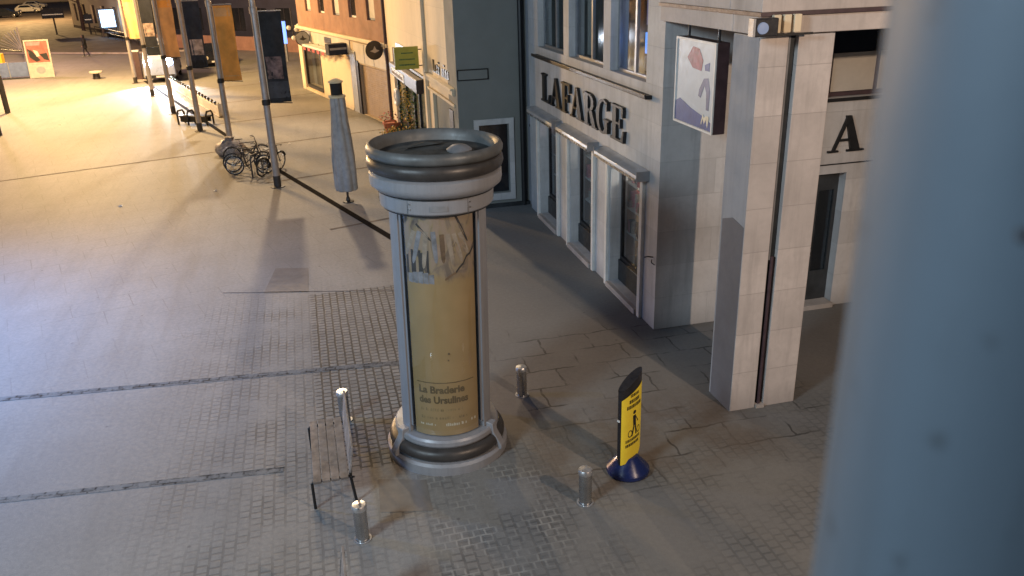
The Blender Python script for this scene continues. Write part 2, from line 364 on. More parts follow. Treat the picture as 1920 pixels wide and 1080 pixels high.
    m_c = k.math('MULTIPLY', boxm(A, Bc, 2.5, 6.2, 8.9, 10.9, .35), k.rng(k.noise(c, 1.4, 5), .38, .55))
    colr = k.mix(k.math('MULTIPLY', m_c, .6), colr, (.10, .078, .062))
    # gum spots and stains
    vo = k.n('ShaderNodeTexVoronoi', i_Scale=1.7); k.l(c, vo.inputs['Vector'])
    colr = k.mix(k.math('MULTIPLY', k.rng(vo.outputs['Distance'], .055, .035), .5), colr, (.07, .068, .066))
    k.l(colr, k.b.inputs['Base Color'])
    k.l(k.rng(fine, .3, .75, .62, .8), k.b.inputs['Roughness'])
    h = k.math('SUBTRACT', k.math('MULTIPLY', fine, .35), k.math('MULTIPLY', k.math('MAXIMUM', m_j, m_l), setts.outputs['Fac']))
    k.bump(h, .5, .010); k.b.inputs['Specular IOR Level'].default_value = .3
    return k.m
M['ground'] = ground_material()
g = B().add([(-420, -40, 0), (260, -40, 0), (260, 520, 0), (-420, 520, 0)], [(0, 1, 2, 3)]).build('ground', 'ground', None, 0); tag(g, kind='structure')

def strip(name, a, b, wd, mat, z=.004, kind='structure'):
    a = Vector((*a, 0)); b = Vector((*b, 0)); d = (b-a).normalized(); n = Vector((-d.y, d.x, 0))*wd/2
    o = B().add([(*(p.xy), z) for p in (a-n, b-n, b+n, a+n)], [(0, 1, 2, 3)]).build(name, mat, None, 0); tag(o, kind=kind); return o
def sett_band(name, col, joint, along=.12, across=.12):
    k = N(name); c = k.coord(); n = k.noise(c, 5, 5, .7); mp = k.n('ShaderNodeMapping'); k.l(c, mp.inputs[0]); mp.inputs['Rotation'].default_value = (0, 0, rad(-7))
    br = k.n('ShaderNodeTexBrick', offset=.5, i_Scale=1, i_Mortar_Size=.018, i_Mortar_Smooth=.4, i_Brick_Width=along, i_Row_Height=across)
    br.inputs['Color1'].default_value = (*col, 1); br.inputs['Color2'].default_value = (*[x*.6 for x in col], 1); br.inputs['Mortar'].default_value = (*joint, 1)
    k.l(mp.outputs[0], br.inputs['Vector'])
    k.l(k.mix(k.rng(n, .42, .58, 0, 1), br.outputs[0], (.19, .185, .175)), k.b.inputs['Base Color']); k.b.inputs['Roughness'].default_value = .8; k.b.inputs['Specular IOR Level'].default_value = .12
    k.bump(k.math('SUBTRACT', k.math('MULTIPLY', n, .4), br.outputs['Fac']), .3, .006); return k.m
M['band'] = sett_band('sett_band', (.15, .15, .148), (.03, .03, .03), .17, .10)
M['far_band'] = simple('far_band', (.165, .14, .115), .9, 0, .3, 4, .2, spec=.1)
M['dark_blue_wall'] = simple('dark_blue_wall', (.012, .015, .026), .5, 0, .3, 1, .1)
M['stand_frame'] = simple('stand_frame', (.40, .38, .36), .6, 0, .1, 4, 0)
M['wood_pale'] = simple('bleached_wood', (.23, .21, .20), .7, 0, .35, 5, .4)
M['drain'] = simple('drain_channel', (.014, .012, .011), .95, 0, .3, 9, .3, spec=.02)
strip('paving_band', (-9.6, 12.30), (-1.9, 13.33), .16, 'band')
strip('paving_band', (-8.6, 9.30), (-3.4, 10.02), .14, 'band')
strip('paving_band', (-6.5, 17.0), (-2.3, 16.82), .035, 'far_band')
M['patch'] = simple('plain_patch', (.17, .155, .14), .75, 0, .12, 3, .2)
def quad(name, pts, mat, z=.004):
    o = B().add([(x, y, z) for x, y in pts], [(0, 1, 2, 3)]).build(name, mat, None, 0); tag(o, kind='structure'); return o
quad('plain_patch', [(-5.55, 16.9), (-4.55, 16.9), (-4.9, 18.45), (-5.7, 18.5)], 'patch')  # flat brown-grey rectangle laid over the paving
quad('plain_patch', [(-1.85, 8.95), (-1.15, 8.95), (-1.3, 9.65), (-1.98, 9.7)], 'patch', .004)
M['patch_red'] = simple('pavement_patch_brown', (.17, .12, .095), .75, 0, .25, 6, .3)
# cross bands of the far plaza, square to the row of flagpoles
pd = Vector((-cos(rad(59.6)), sin(rad(59.6)), 0)); pn = Vector((sin(rad(59.6)), cos(rad(59.6)), 0))
F0 = Vector((-7.63, 26.31, 0))
for i in range(-1, 6):
    p = F0 + pd*6.25*i + pd*.7
    strip('paving_band', (p-pn*(9 if i == 1 else .15)).xy, (p+pn*(8 if i >= 0 else 4.4)).xy, .12, 'far_band')
# drainage channel: a shallow slotted strip in three bends
for a, b in (((-23.6, 54.8), (-15.2, 40.5)), ((-15.2, 40.5), (-8.27, 28.73)), ((-8.27, 28.73), (-1.9, 18.55))):
    strip('drain_channel', a, b, .20, 'drain', .006)
# road, kerb and far pavement
o = B().add([(-160, 62, .005), (-47, 78.5, .005), (-33, 74.3, .005), (-10, 77.5, .005), (60, 82, .005), (60, 92, .005), (-20, 88, .005), (-36, 90.5, .005), (-52, 108, .005), (-110, 220, .005), (-260, 300, .005)], [tuple(range(11))]).build('road', 'asphalt', None, 0); tag(o, kind='structure')
def kerb(pts):
    b = B(); pts = [Vector((*p, 0)) for p in pts]; rings = []
    for i, p in enumerate(pts):
        d = (pts[min(i+1, len(pts)-1)]-pts[max(i-1, 0)]).normalized(); n = Vector((-d.y, d.x, 0))*.16
        rings.append([(p.x-n.x, p.y-n.y, 0), (p.x+n.x, p.y+n.y, 0), (p.x+n.x, p.y+n.y, .13), (p.x-n.x, p.y-n.y, .13)])
    b.loft(rings); tag(b.build('kerb', 'kerb', None, 0), kind='structure')
kerb([(-160, 61.5), (-47, 78), (-33, 73.8), (-10, 77), (60, 81.5)])
kerb([(-110, 220), (-52, 108), (-36, 90.8), (-20, 88.4), (60, 92.4)])
for (a, b_) in (((-62, 84), (-50, 99)), ((-74, 88), (-60, 106)), ((-95, 110), (-66, 112))):
    strip('road_marking', a, b_, .25, simple('faded_marking', (.34, .31, .27), .8, 0, .3, 2, .1), .009)

# ================================================================== LAFARGE BUILDING (local x = into the front, y = along the long side)
LR = rad(13.55); LO = (2.73, 14.36, 0)
shop = thing('shop_building', 'pale stone corner building with LAFARGE in black letters, three shop windows and an arcade pillar', 'building', LO, LR)
side = lambda s, z, d: (d, s, z)            # long side facade, facing -x
front = lambda s, z, d: (s, d, z)           # arcade back wall, facing -y
wins = [(.78, 2.45), (3.55, 5.2), (6.22, 7.85)]
holes = [(a, b, .12, 2.78) for a, b in wins]
uph = [(.75, 2.6, 4.62, 6.6), (3.0, 5.3, 4.62, 6.6), (5.7, 7.9, 4.62, 6.6)]
b = B(); cells(b, side, .002, 8.85, -.02, 9.2, holes+uph, .38)
b.build('side_wall', 'pale_stone', shop, 0)
b = B(); cells(b, front, .385, 12, -.02, 5.9, [(2.78, 3.88, .02, 2.78), (3.28, 5.6, 4.22, 5.4)], .34); b.box(0, .384, 0, .0015, -.02, 5.9)
b.build('front_wall', 'pale_stone', shop, 0)
# pilaster edges and threshold stones
for y0, y1 in ((.60, .735), (2.50, 2.62), (3.38, 3.50), (5.25, 5.36), (6.06, 6.18), (7.90, 8.02)):
    B().box(-.07, -.002, y0, y1, 0, 2.86).build('window_surround', 'white_paint', shop, 0, .006)
for a, c in wins:
    B().box(-.10, .36, a+.005, c-.005, 0, .115).build('threshold', M['kerb'], shop, 0, .008)
    fr = B(); x0, x1 = .24, .31
    fr.box(x0, x1, a+.004, a+.07, .60, 2.775); fr.box(x0, x1, c-.07, c-.004, .60, 2.775); fr.box(x0, x1, a+.071, c-.071, 2.68, 2.775); fr.box(x0, x1, a+.071, c-.071, .60, .68)
    wf = fr.build('window_frame', 'dark_metal', shop, 0)
    B().box(.20, .31, a+.004, c-.004, .121, .598).build('base_panel', 'dark_panel', wf, 0, .01)
    B().box(.27, .278, a+.071, c-.071, .681, 2.679).build('pane', 'glass', wf, 0)
    # display room behind the glass
    r = B(); r.box(.40, 1.75, a-.25, c+.25, .50, .56); r.box(1.70, 1.76, a-.25, c+.25, .561, 3.0); r.box(.40, 1.69, a-.26, a-.21, .561, 3.0); r.box(.40, 1.69, c+.21, c+.26, .561, 3.0); r.box(.40, 1.69, a-.2, c+.2, 2.95, 3.0)
    r.build('display_room', M['shutter'], shop, 0)
    cs = B(); ya, yb = a-.32, c+.34
    prof = [(-.002, 2.87), (-.22, 2.86), (-.27, 2.90), (-.26, 2.97), (-.15, 3.03), (-.002, 3.05)]
    cs.loft([[(x, ya, z) for x, z in prof], [(x, yb, z) for x, z in prof]])
    aw = cs.build('awning_cassette', 'cassette', shop, 25, .008)
    B().box(-.285, -.273, ya+.03, yb-.03, 2.865, 2.915).build('front_bar', 'steel', aw, 0)
    for yy in (ya, yb): B().box(-.265, -.003, yy-.022 if yy == ya else yy+.002, yy-.002 if yy == ya else yy+.022, 2.855, 3.045).build('end_cap', 'grey_metal', aw, 0)
# long black ledge over the letters
b = B(); b.box(-.13, -.001, .45, 8.0, 4.36, 4.43); b.box(-.16, -.131, .43, 8.02, 4.38, 4.45); b.build('ledge', 'black', shop, 0, .005)
# first floor windows
rooms = ['lilac_room', 'peach_room', 'dark_panel']
for i, (a, c, z0, z1) in enumerate(uph):
    f = B(); mid = (a+c)/2
    for y0, y1 in ((a+.003, a+.07), (c-.07, c-.003), (mid-.035, mid+.035)): f.box(.16, .23, y0, y1, z0+.003, z1-.003)
    for y0, y1 in ((a+.071, mid-.036), (mid+.036, c-.071)): f.box(.16, .23, y0, y1, z0+.003, z0+.06); f.box(.16, .23, y0, y1, z1-.06, z1-.003)
    wf = f.build('window_frame', 'grey_metal', shop, 0)
    p = B(); p.box(.19, .196, a+.071, mid-.036, z0+.061, z1-.061); p.box(.19, .196, mid+.036, c-.071, z0+.061, z1-.061); p.build('pane', 'glass', wf, 0)
    r = B(); r.box(1.5, 1.56, a-.2, c+.2, z0-.2, z1+.2); r.box(.39, 1.49, a-.25, a-.2, z0-.2, z1+.2); r.box(.39, 1.49, c+.2, c+.25, z0-.2, z1+.2); r.box(.39, 1.49, a-.19, c+.19, z0-.24, z0-.2); r.box(.39, 1.49, a-.19, c+.19, z1+.2, z1+.24)
    r.build('room', 'dark_cloth', shop, 0)
def curtain(y0, y1, z0, z1, mat, x=.45):
    b = B(); n = 24; rings = []
    for i in range(n+1):
        y = y0+(y1-y0)*i/n; xx = x+.025*sin(i*1.9); rings.append([(xx, y, z0), (xx, y, z1), (xx+.01, y, z1), (xx+.01, y, z0)])
    b.loft(rings); b.build('curtain', mat, shop, 60)
curtain(.8, 1.55, 4.66, 5.5, 'peach_room'); curtain(1.6, 2.0, 4.66, 4.93, 'white_paint', .5); curtain(.9, 2.3, 5.5, 6.55, 'lilac_room', .62)
curtain(3.1, 3.45, 4.66, 5.3, 'peach_room'); curtain(4.9, 5.25, 4.66, 6.5, 'light_panel')
B().box(.62, .66, 1.35, 2.3, 4.95, 5.35).build('lit_screen', 'blue_room', shop, 0)
B().box(.9, .95, 3.1, 3.7, 5.75, 5.95).build('lit_screen', 'blue_room', shop, 0)
# letters
for ch, y in zip('LAFARGE', (7.42, 6.62, 5.70, 4.98, 4.05, 3.18, 2.34)):
    letter(ch, -y, 3.32, .70, 1.38 if ch not in 'G' else 1.2, lambda s, z, d: (-d-.004, -s, z), 'sign_letter', shop, .07)
letter('A', 3.42, 3.2, .68, 1.15, lambda s, z, d: (s, -d-.004, z), 'sign_letter', shop, .05)
B().box(3.05, 6.0, -.02, -.001, 2.955, 2.975).build('string_line', 'black', shop, 0)
# arcade door
dr = B(); dr.box(2.785, 2.86, .2, .27, .10, 2.775); dr.box(3.80, 3.875, .2, .27, .10, 2.775); dr.box(2.861, 3.799, .2, .27, 2.40, 2.775); dr.box(2.861, 3.799, .2, .27, .10, .72); dr.box(3.40, 3.46, .2, .27, .721, 2.399)
door = dr.build('door', 'door_wood', shop, 0)
B().box(2.861, 3.799, .23, .236, .721, 2.399).build('pane', 'glass', door, 0)
B().tube([(3.37, .14, 1.05), (3.37, .14, 1.5)], .015).build('handle', 'steel', door)
B().box(2.80, 3.86, -.12, .195, 0, .10).build('threshold', 'kerb', shop, 0, .008)
B().box(2.6, 4.1, 1.2, 1.25, 0, 2.8).build('door_room', 'dark_cloth', shop, 0)
wf = B().box(3.285, 3.38, .12, .2, 4.225, 5.395).box(3.381, 5.59, .12, .2, 4.225, 4.30).box(4.3, 4.38, .12, .2, 4.301, 5.395).build('window_frame', 'brown_side', shop, 0)
B().box(3.381, 5.59, .16, .166, 4.301, 5.395).build('pane', 'glass_dark', wf, 0)
B().box(3.40, 5.5, .125, .155, 4.31, 5.0).build('blind', 'light_panel', shop, 0)
B().box(3.2, 5.7, -.06, -.001, 4.16, 4.215).build('window_sill', 'black', shop, 0)
# stone arcade pillar: two stone shafts with a dark slot between them
pl = B(); pl.box(-.08, .35, -3.2, -2.5, -.02, 5.72); pl.box(.50, 1.05, -3.2, -2.5, -.02, 5.72)
pil = pl.build('pillar', 'pillar_stone', shop, 0, .006)
B().box(.352, .498, -3.12, -2.55, -.02, 5.72).build('recess', 'dark_panel', pil, 0)
B().box(-.088, -.0815, -3.195, -2.505, 0, 5.71).build('cool_side', 'cool_stone', pil, 0)
sk = B(); sk.prism([(-3.19, .0), (-2.55, .0), (-2.55, 3.02), (-2.85, 3.12), (-3.19, 3.06)], lambda a, z: (-.0885, a, z), lambda a, z: (-.092, a, z)); sk.build('painted_skirt', 'skirt', pil, 0)
B().tube([(.43, -3.165, 0.04), (.43, -3.165, 2.55)], .028).build('downpipe', 'brown_side', pil)
B().tube([(.39, -3.15, 2.5), (.39, -3.15, 5.72)], .018).build('cable_conduit', 'grey_metal', pil)
B().box(.36, .50, -3.24, -3.13, 0, .05).build('pipe_foot', 'kerb', pil, 0)
# beams, ceiling and upper mass over the arcade
b = B(); b.box(-.10, 12, -3.22, -2.48, 5.74, 5.98); b.box(-.10, .60, -2.479, -.001, 5.74, 5.98); b.build('arcade_beam', 'pillar_stone', shop, 0, .01)
b = B(); b.box(-.14, 12, -3.27, -2.40, 5.981, 6.03); b.box(-.14, .55, -2.399, -.002, 5.981, 6.03); b.build('beam_moulding', 'brown_side', shop, 0)
b = B(); b.box(-.12, 12, -3.25, -2.40, 6.031, 6.32); b.box(-.12, .50, -2.399, -.002, 6.031, 6.32); b.build('frieze', 'pillar_stone', shop, 0, .01)
B().box(-.18, 12, -3.32, -.003, 6.321, 6.40).build('cornice', 'brown_side', shop, 0)
B().box(-.06, 12, -3.2, -.004, 6.401, 9.2).build('upper_storey', 'pale_stone', shop, 0)
B().box(.601, 12, -2.479, -.001, 5.905, 5.975).build('arcade_ceiling', 'light_panel', shop, 0)
b = B()
for i in range(3): b.box(.02+.15*i, .13+.15*i, -3.34, -3.271, 5.77, 6.0)
b.build('bracket', 'cream_wall', shop, 0, .012)
B().box(-.05, .60, -3.36, -3.342, 5.735, 5.765).build('bracket_rail', 'black', shop, 0)
B().box(.385, 12, .345, 8.8, 9.0, 9.2).build('roof', 'grey_render', shop, 0)
# back and interior stop
B().box(.4, 12, 8.5, 8.84, 0, 8.9).build('back_wall', 'grey_render', shop, 0)
# floodlight at the arcade corner
def LP(x, y, z): return tuple(Matrix.Translation(LO) @ Matrix.Rotation(LR, 4, 'Z') @ Vector((x, y, z)))
fl = thing('floodlight', 'small dark floodlight with pale round lens fixed at the top of the arcade pillar', 'lamp', LP(-.18, -3.42, 5.86), LR)
B().box(-.16, .17, -.09, .055, -.11, .12).build('housing', 'black_plastic', fl, 0, .015)
B().lathe([(.075, 0), (.07, .03), (.0, .035)], 20, T=Matrix.Translation((-.06, -.092, 0)) @ Matrix.Rotation(pi/2, 4, 'X')).build('lens', 'lens', fl)
B().box(-.20, -.165, -.10, .02, -.10, .12).build('bracket', 'grey_metal', fl, 0)
# small hook and cable on the corner
hk = B().tube([(0, 0, 0), (-.12, -.01, .03), (-.2, -.08, .05)], .012).tube([(-.02, 0, -.05), (-.08, -.12, -.06), (-.05, -.2, -.08)], .01).build('cable_hook', 'black', None); hk.location = LP(-.005, .15, 1.45); hk.rotation_euler.z = LR
tag(hk, 'small black cable hook on the corner edge of the pale stone building', 'hook')
# display goods
def good(kind, y, x, z, lab, mat, wd=.2, hg=.22):
    o = B().box(-wd/2, wd/2, -wd/2, wd/2, 0, hg*.8).lathe([(wd*.45, hg*.8), (wd*.3, hg), (0, hg*1.05)], 12).build(kind, mat, None, 30, .01); o.location = LP(x, y, z); o.rotation_euler.z = LR + random.uniform(-.4, .4)
    tag(o, lab, 'gift box', 'boxes on display in the shop windows')
for y, x, z, lab, mat, wd, hg in [
    (1.0, .50, .562, 'brown gift box nearest the front corner in the closest shop window', 'goods_brown', .26, .3),
    (1.42, .62, .562, 'pale gift box low in the middle of the closest shop window', 'goods_pale', .22, .22),
    (1.95, .56, .562, 'tall pale box at the far end of the closest shop window', 'goods_pale', .2, .5),
    (3.9, .62, .562, 'large round topped tan box in the middle shop window', 'goods_brown', .42, .5),
    (4.6, .56, .562, 'pale box at the far end of the middle shop window', 'goods_pale', .24, .3)]: good('gift_box', y, x, z, lab, mat, wd, hg)
gr = random.Random(5)
for a, c in wins:
    sh = B()
    for z in (1.15, 1.7, 2.25): sh.box(.42, .72, a-.15, c+.15, z, z+.03)
    sf_ = sh.build('shelf', 'white_paint', shop, 0)
    for z in (1.18, 1.73, 2.28):
        for mt in ('goods_brown', 'goods_pale', 'goods_pink', 'dark_metal'):
            b = B(); y = a-.1+gr.uniform(0, .3)
            while y < c+.05:
                wd = gr.uniform(.06, .16); hg = gr.uniform(.10, .34); x_ = gr.uniform(.43, .56); b.box(x_, x_+wd, y, y+wd, z, z+hg); y += gr.uniform(.3, .55)
            b.build('goods', mt, sf_, 0)['kind'] = 'stuff'
o = B().sphere((0, 0, 0), .16, 12, 8, 1.2).build('red_ornament', 'goods_pink', None); o.location = LP(.45, 6.9, 2.25); tag(o, 'pink red ornament hanging high in the farthest LAFARGE shop window', 'ornament')
lamp('shop_night_light', LP(.9, 1.5, 2.8), (1, .9, .8), 60, .05); lamp('shop_night_light', LP(.9, 4.3, 2.8), (1, .9, .8), 26, .05); lamp('shop_night_light', LP(.9, 7.0, 2.8), (1, .75, .75), 12, .05)

# hanging sign box in the arcade opening
hs = thing('hanging_sign', 'white box sign with a blue foot band hanging in the arcade opening beside the pillar', 'sign', LP(0, -1.42, 4.2), LR)
B().box(-.10, .10, -.66, .70, 0, 1.35).build('sign_box', 'brown_side', hs, 0, .01)
fr = B(); fr.box(-.125, -.101, -.66, .70, 0, .035); fr.box(-.125, -.101, -.66, .70, 1.315, 1.35); fr.box(-.125, -.101, -.66, -.625, .036, 1.314); fr.box(-.125, -.101, .665, .70, .036, 1.314); fr.build('frame', 'white_paint', hs, 0)
face = B().box(-.108, -.1015, -.624, .664, .036, 1.314).build('face', 'sign_face', hs, 0)
def onface(poly, mat, name='marking', e=0.0): B().prism(poly, lambda a, z: (-.1085-e, -a, z), lambda a, z: (-.112-e, -a, z)).build(name, mat, hs, 0)   # a to the viewer's right
onface([(-.66, .04), (.62, .04), (.62, .16), (.40, .22), (-.1, .30), (-.5, .40), (-.66, .34)], 'sign_blue')
onface([(.30, .10), (.34, .20), (.39, .12), (.44, .20), (.50, .08), (.54, .24), (.50, .26), (.43, .25), (.38, .22), (.33, .27), (.28, .12)], 'print_white', 'marking', .004)
onface([(.16, .62), (.30, .80), (.44, .82), (.52, .62), (.50, .34), (.42, .34), (.40, .60), (.33, .70), (.22, .50), (.14, .52)], 'sign_grey')
onface([(-.1, .92), (.2, .90), (.24, 1.06), (.1, 1.22), (-.12, 1.24), (-.3, 1.06)], 'sign_red')
onface([(.32, .92), (.46, .92), (.46, 1.05), (.30, 1.0)], 'sign_blue')
for y in (-.5, .5): B().tube([(0, y, 1.35), (0, y, 1.545)], .02).build('hanger', 'dark_metal', hs)

# ================================================================== GREY BUILDING
gb = thing('grey_building', 'plain grey rendered building end wall with a dark framed window and a black downpipe', 'building', LP(-1.95, 9.3, 0), LR)
b = B(); cells(b, lambda s, z, d: (s, d, z), 0, 2.9, -.02, 9.5, [(.58, 1.42, .42, 2.40)], .3); b.build('end_wall', 'grey_render', gb, 0)
fr = B(); fr.box(.42, .56, -.05, -.001, .2, 2.58); fr.box(1.44, 1.58, -.05, -.001, .2, 2.58); fr.box(.561, 1.439, -.05, -.001, 2.42, 2.58); fr.box(.561, 1.439, -.05, -.001, .2, .40); fr.build('window_frame', 'pale_stone', gb, 0, .004)
B().box(.581, 1.419, .12, .13, .421, 2.399).build('pane', 'glass_dark', gb, 0)
B().box(.02, .90, -.03, -.001, 3.68, 3.98).build('name_plate', 'black', gb, 0); B().box(.05, .87, -.036, -.031, 3.71, 3.95).build('plate_face', 'grey_render', gb, 0)
B().tube([(1.83, -.07, 0), (1.83, -.07, 9.4)], .075).build('downpipe', 'black', gb)
b = B(); b.box(2.0, 2.9, -.10, -.002, -.02, 9.5); b.build('pilaster', M['cool_stone'], gb, 0)
B().box(2.02, 2.5, -.115, -.101, 2.3, 2.36).build('plate', 'black', gb, 0)
B().box(.3, 2.0, -.12, -.002, 0, .10).build('doorstep', M['door_wood'], gb, 0)
B().box(.0, 2.9, .301, 14.9, -.02, 9.5).build('body', 'grey_render', gb, 0)

# ================================================================== FLOWER SHOP AND NEIGHBOUR (local y runs away along the front)
SR = rad(15.8); SO = (-1.37, 23.24, 0)
def SP(x, y, z): return tuple(Matrix.Translation(SO) @ Matrix.Rotation(SR, 4, 'Z') @ Vector((x, y, z)))
fs = thing('flower_shop_building', 'cream fronted building with a dark framed flower shop and a shuttered neighbour', 'building', SO, SR)
b = B(); cells(b, side, .05, 13.4, -.02, 9, [(.55, 3.6, .05, 2.85), (4.75, 11.0, .05, 3.2)], .4); b.build('wall', 'cream_wall', fs, 0)
B().box(.401, 4, .05, 13.4, 3.6, 9).build('upper_mass', 'brown_render', fs, 0)
b = B(); b.box(-.12, -.001, .1, 4.1, 3.22, 3.36); b.box(-.17, -.001, .1, 4.1, 3.361, 3.42); b.box(-.08, -.001, .1, 4.1, 2.9, 2.98); b.build('cornice', 'cream_wall', fs, 0, .01)
B().box(-.10, -.001, 4.25, 4.55, 0, 6).build('pilaster', 'cream_wall', fs, 0, .01); B().box(-.10, -.001, 11.2, 11.6, 0, 3.6).build('pilaster', 'cream_wall', fs, 0, .01)
B().tube([(-.06, 13.2, 0), (-.06, 13.2, 6)], .07).build('downpipe', 'brown_side', fs)
B().box(.18, .24, .56, 3.0, .05, 2.84).build('shutter', 'beige_panel', fs, 0); B().box(.18, .22, 3.02, 3.59, .05, 2.84).build('door', 'dark_panel', fs, 0)
B().box(-.05, -.001, .45, .95, 2.2, 2.75).build('wall_box', 'black', fs, 0)
# shop name marks (dark blocks where the letters stand)
def marks(parent, y0, y1, z, h, mat, x=-.03, gaps=(), n=10, name='lettering'):
    b = B(); st = (y1-y0)/n
    for i in range(n):
        if i in gaps: continue
        yy = y0+st*i; hh = h*random.choice((.7, .8, 1.0, .75)); b.box(x, -.001, min(yy, yy+st*.66), max(yy, yy+st*.66), z, z+hh)
        if i % 3 == 0: b.box(x, -.001, min(yy, yy+st*.66), max(yy, yy+st*.66), z+h*.95, z+h*1.1)
    b.build(name, mat, parent, 0)
marks(fs, 3.2, .8, 3.55, .34, 'black', gaps=(4,), n=9)
b = B(); b.box(-.10, -.001, 7.2, 10.2, 3.62, 3.86); b.build('name_strip', 'grey_metal', fs, 0)
gs = thing('projecting_sign', 'olive green square sign on two brackets projecting over the flower shop', 'sign', SP(-.02, 5.0, 3.45), SR)
B().box(-.92, -.12, -.04, .04, 0, .72).build('panel', 'green_sign', gs, 0, .01)
b = B(); b.box(-.78, -.25, -.046, -.041, .12, .17); b.box(-.78, -.25, -.046, -.041, .30, .34); b.box(-.70, -.3, -.046, -.041, .50, .54); b.build('lettering', 'leaf', gs, 0)
for z in (.60, .08): B().box(-.12, 0, -.02, .02, z, z+.03).build('bracket', 'black', gs, 0)
# flower shop front
f = B()
for y in (4.80, 6.1, 7.2, 8.9, 10.9): f.box(-.03, .06, y, y+.10, .05, 3.1)
f.box(-.06, .10, 4.76, 11.0, 3.1, 3.19); sf = f.build('shopfront_frame', 'black', fs, 0)
B().box(-.30, -.062, 4.9, 10.9, 2.62, 3.08).build('fascia', 'dark_metal', fs, 0, .02)
b = B(); b.box(-.32, -.302, 7.4, 10.3, 2.68, 2.94); b.build('name_panel', 'white_paint', fs, 0)
marks(fs, 10.2, 7.6, 2.73, .15, 'print_ink', x=-.335, n=12)
B().box(.02, .028, 4.91, 10.89, .06, 2.6).build('pane', 'glass', sf, 0)
B().box(.9, .95, 4.7, 11.0, 0, 3.2).build('shop_back', 'light_panel', fs, 0)
B().box(.40, .9, 4.7, 11.0, 0, .04).build('shop_floor', 'shutter', fs, 0)
lamp('flower_shop_light', SP(.6, 8, 2.9), (1, .8, .5), 160, .1)
def plant(loc, label, potmat, leafmat, r=.28, ph=.35, fh=.5, n=110, group='flower pots outside the flower shop', hang=False):
    t = thing('flower_pot', label, 'flower pot', loc, random.uniform(0, 6), group)
    B().lathe([(r*.62, 0), (r*.95, ph*.85), (r*1.02, ph*.86), (r*1.02, ph), (r*.9, ph), (r*.85, ph*.9), (0, ph*.9)], 18).build('pot', potmat, t)
    for mat, k, nm in (('leaf', .55, 'foliage'), (leafmat, .45, 'blossom')):
        b = B()
        for i in range(int(n*k)):
            a = random.uniform(0, 6.28); q = random.random()**.6*r*1.35; z = ph+random.uniform(.02, fh)*(1-.4*q/(r*1.35)); s = random.uniform(.03, .06)
            T = Matrix.Translation((q*cos(a), q*sin(a), z)) @ Matrix.Rotation(random.uniform(0, 6), 4, Vector((random.random(), random.random(), random.random()+.1)).normalized())
            b.add([(-s, 0, 0), (0, -s*.5, .01), (s, 0, 0), (0, s*.5, .01)], [(0, 1, 2, 3)], T)
            if nm == 'blossom': b.add([(0, -s, 0), (s*.5, 0, .01), (0, s, 0), (-s*.5, 0, .01)], [(0, 1, 2, 3)], T @ Matrix.Translation((0, 0, .01)))
        b.build(nm, mat, t, 0)
    return t
plant(SP(-.32, 11.3, 0), 'tall red flower pot at the left end of the flower shop display', 'terracotta', 'red_flower', .40, .62, .5)
plant(SP(-.5, 10.2, 0), 'small yellow flower pot low between the two red ones', 'yellow_flower', 'yellow_flower', .26, .3, .35)
plant(SP(-.55, 9.0, 0), 'wide red flower pot with pale rim in front of the shop doorway', 'red_paint', 'yellow_flower', .52, .42, .5, 160)
plant(SP(-.5, 7.4, 0), 'leafy green flower pot at the right of the shop doorway', 'terracotta', 'leaf', .36, .4, .9, 160)
# climbing greenery and wreaths inside the door
gn = B()
for i in range(300):
    y = random.choice((7.9, 8.5, 6.6, 9.6)) + random.gauss(0, .22); z = random.uniform(.3, 2.5); s = random.uniform(.04, .09)
    T = Matrix.Translation((-.12+random.gauss(0, .05), y, z)) @ Matrix.Rotation(random.uniform(0, 6), 4, Vector((random.random(), random.random(), random.random()+.1)).normalized())
    gn.add([(-s, 0, 0), (0, -s*.5, .01), (s, 0, 0), (0, s*.5, .01)], [(0, 1, 2, 3)], T)
o = gn.build('hanging_greenery', 'leaf', None, 0); o.matrix_world = Matrix.Translation(SO) @ Matrix.Rotation(SR, 4, 'Z'); tag(o, 'green and yellow garlands hanging down the flower shop doorway', 'plant'); o['kind'] = 'stuff'
fl2 = B()
for i in range(170):
    y = random.choice((8.2, 7.4, 9.2)) + random.gauss(0, .3); z = random.uniform(.4, 2.3); s = random.uniform(.04, .08)
    T = Matrix.Translation((-.17+random.gauss(0, .04), y, z)) @ Matrix.Rotation(random.uniform(0, 6), 4, Vector((random.random(), random.random(), random.random()+.1)).normalized())
    fl2.add([(-s, 0, 0), (0, -s*.5, .01), (s, 0, 0), (0, s*.5, .01)], [(0, 1, 2, 3)], T)
fl2.build('blossom', 'yellow_flower', o, 0)
wr = B().torus(.26, .09, 24, 8).sphere((0, 0, 0), .14, 10, 6, .5).build('wreath', 'white_paint', None); wr.location = SP(-.28, 9.65, 1.85); wr.rotation_euler = (pi/2, 0, SR+pi/2)
tag(wr, 'round white and blue wreath hung on the left side of the flower shop front', 'wreath')

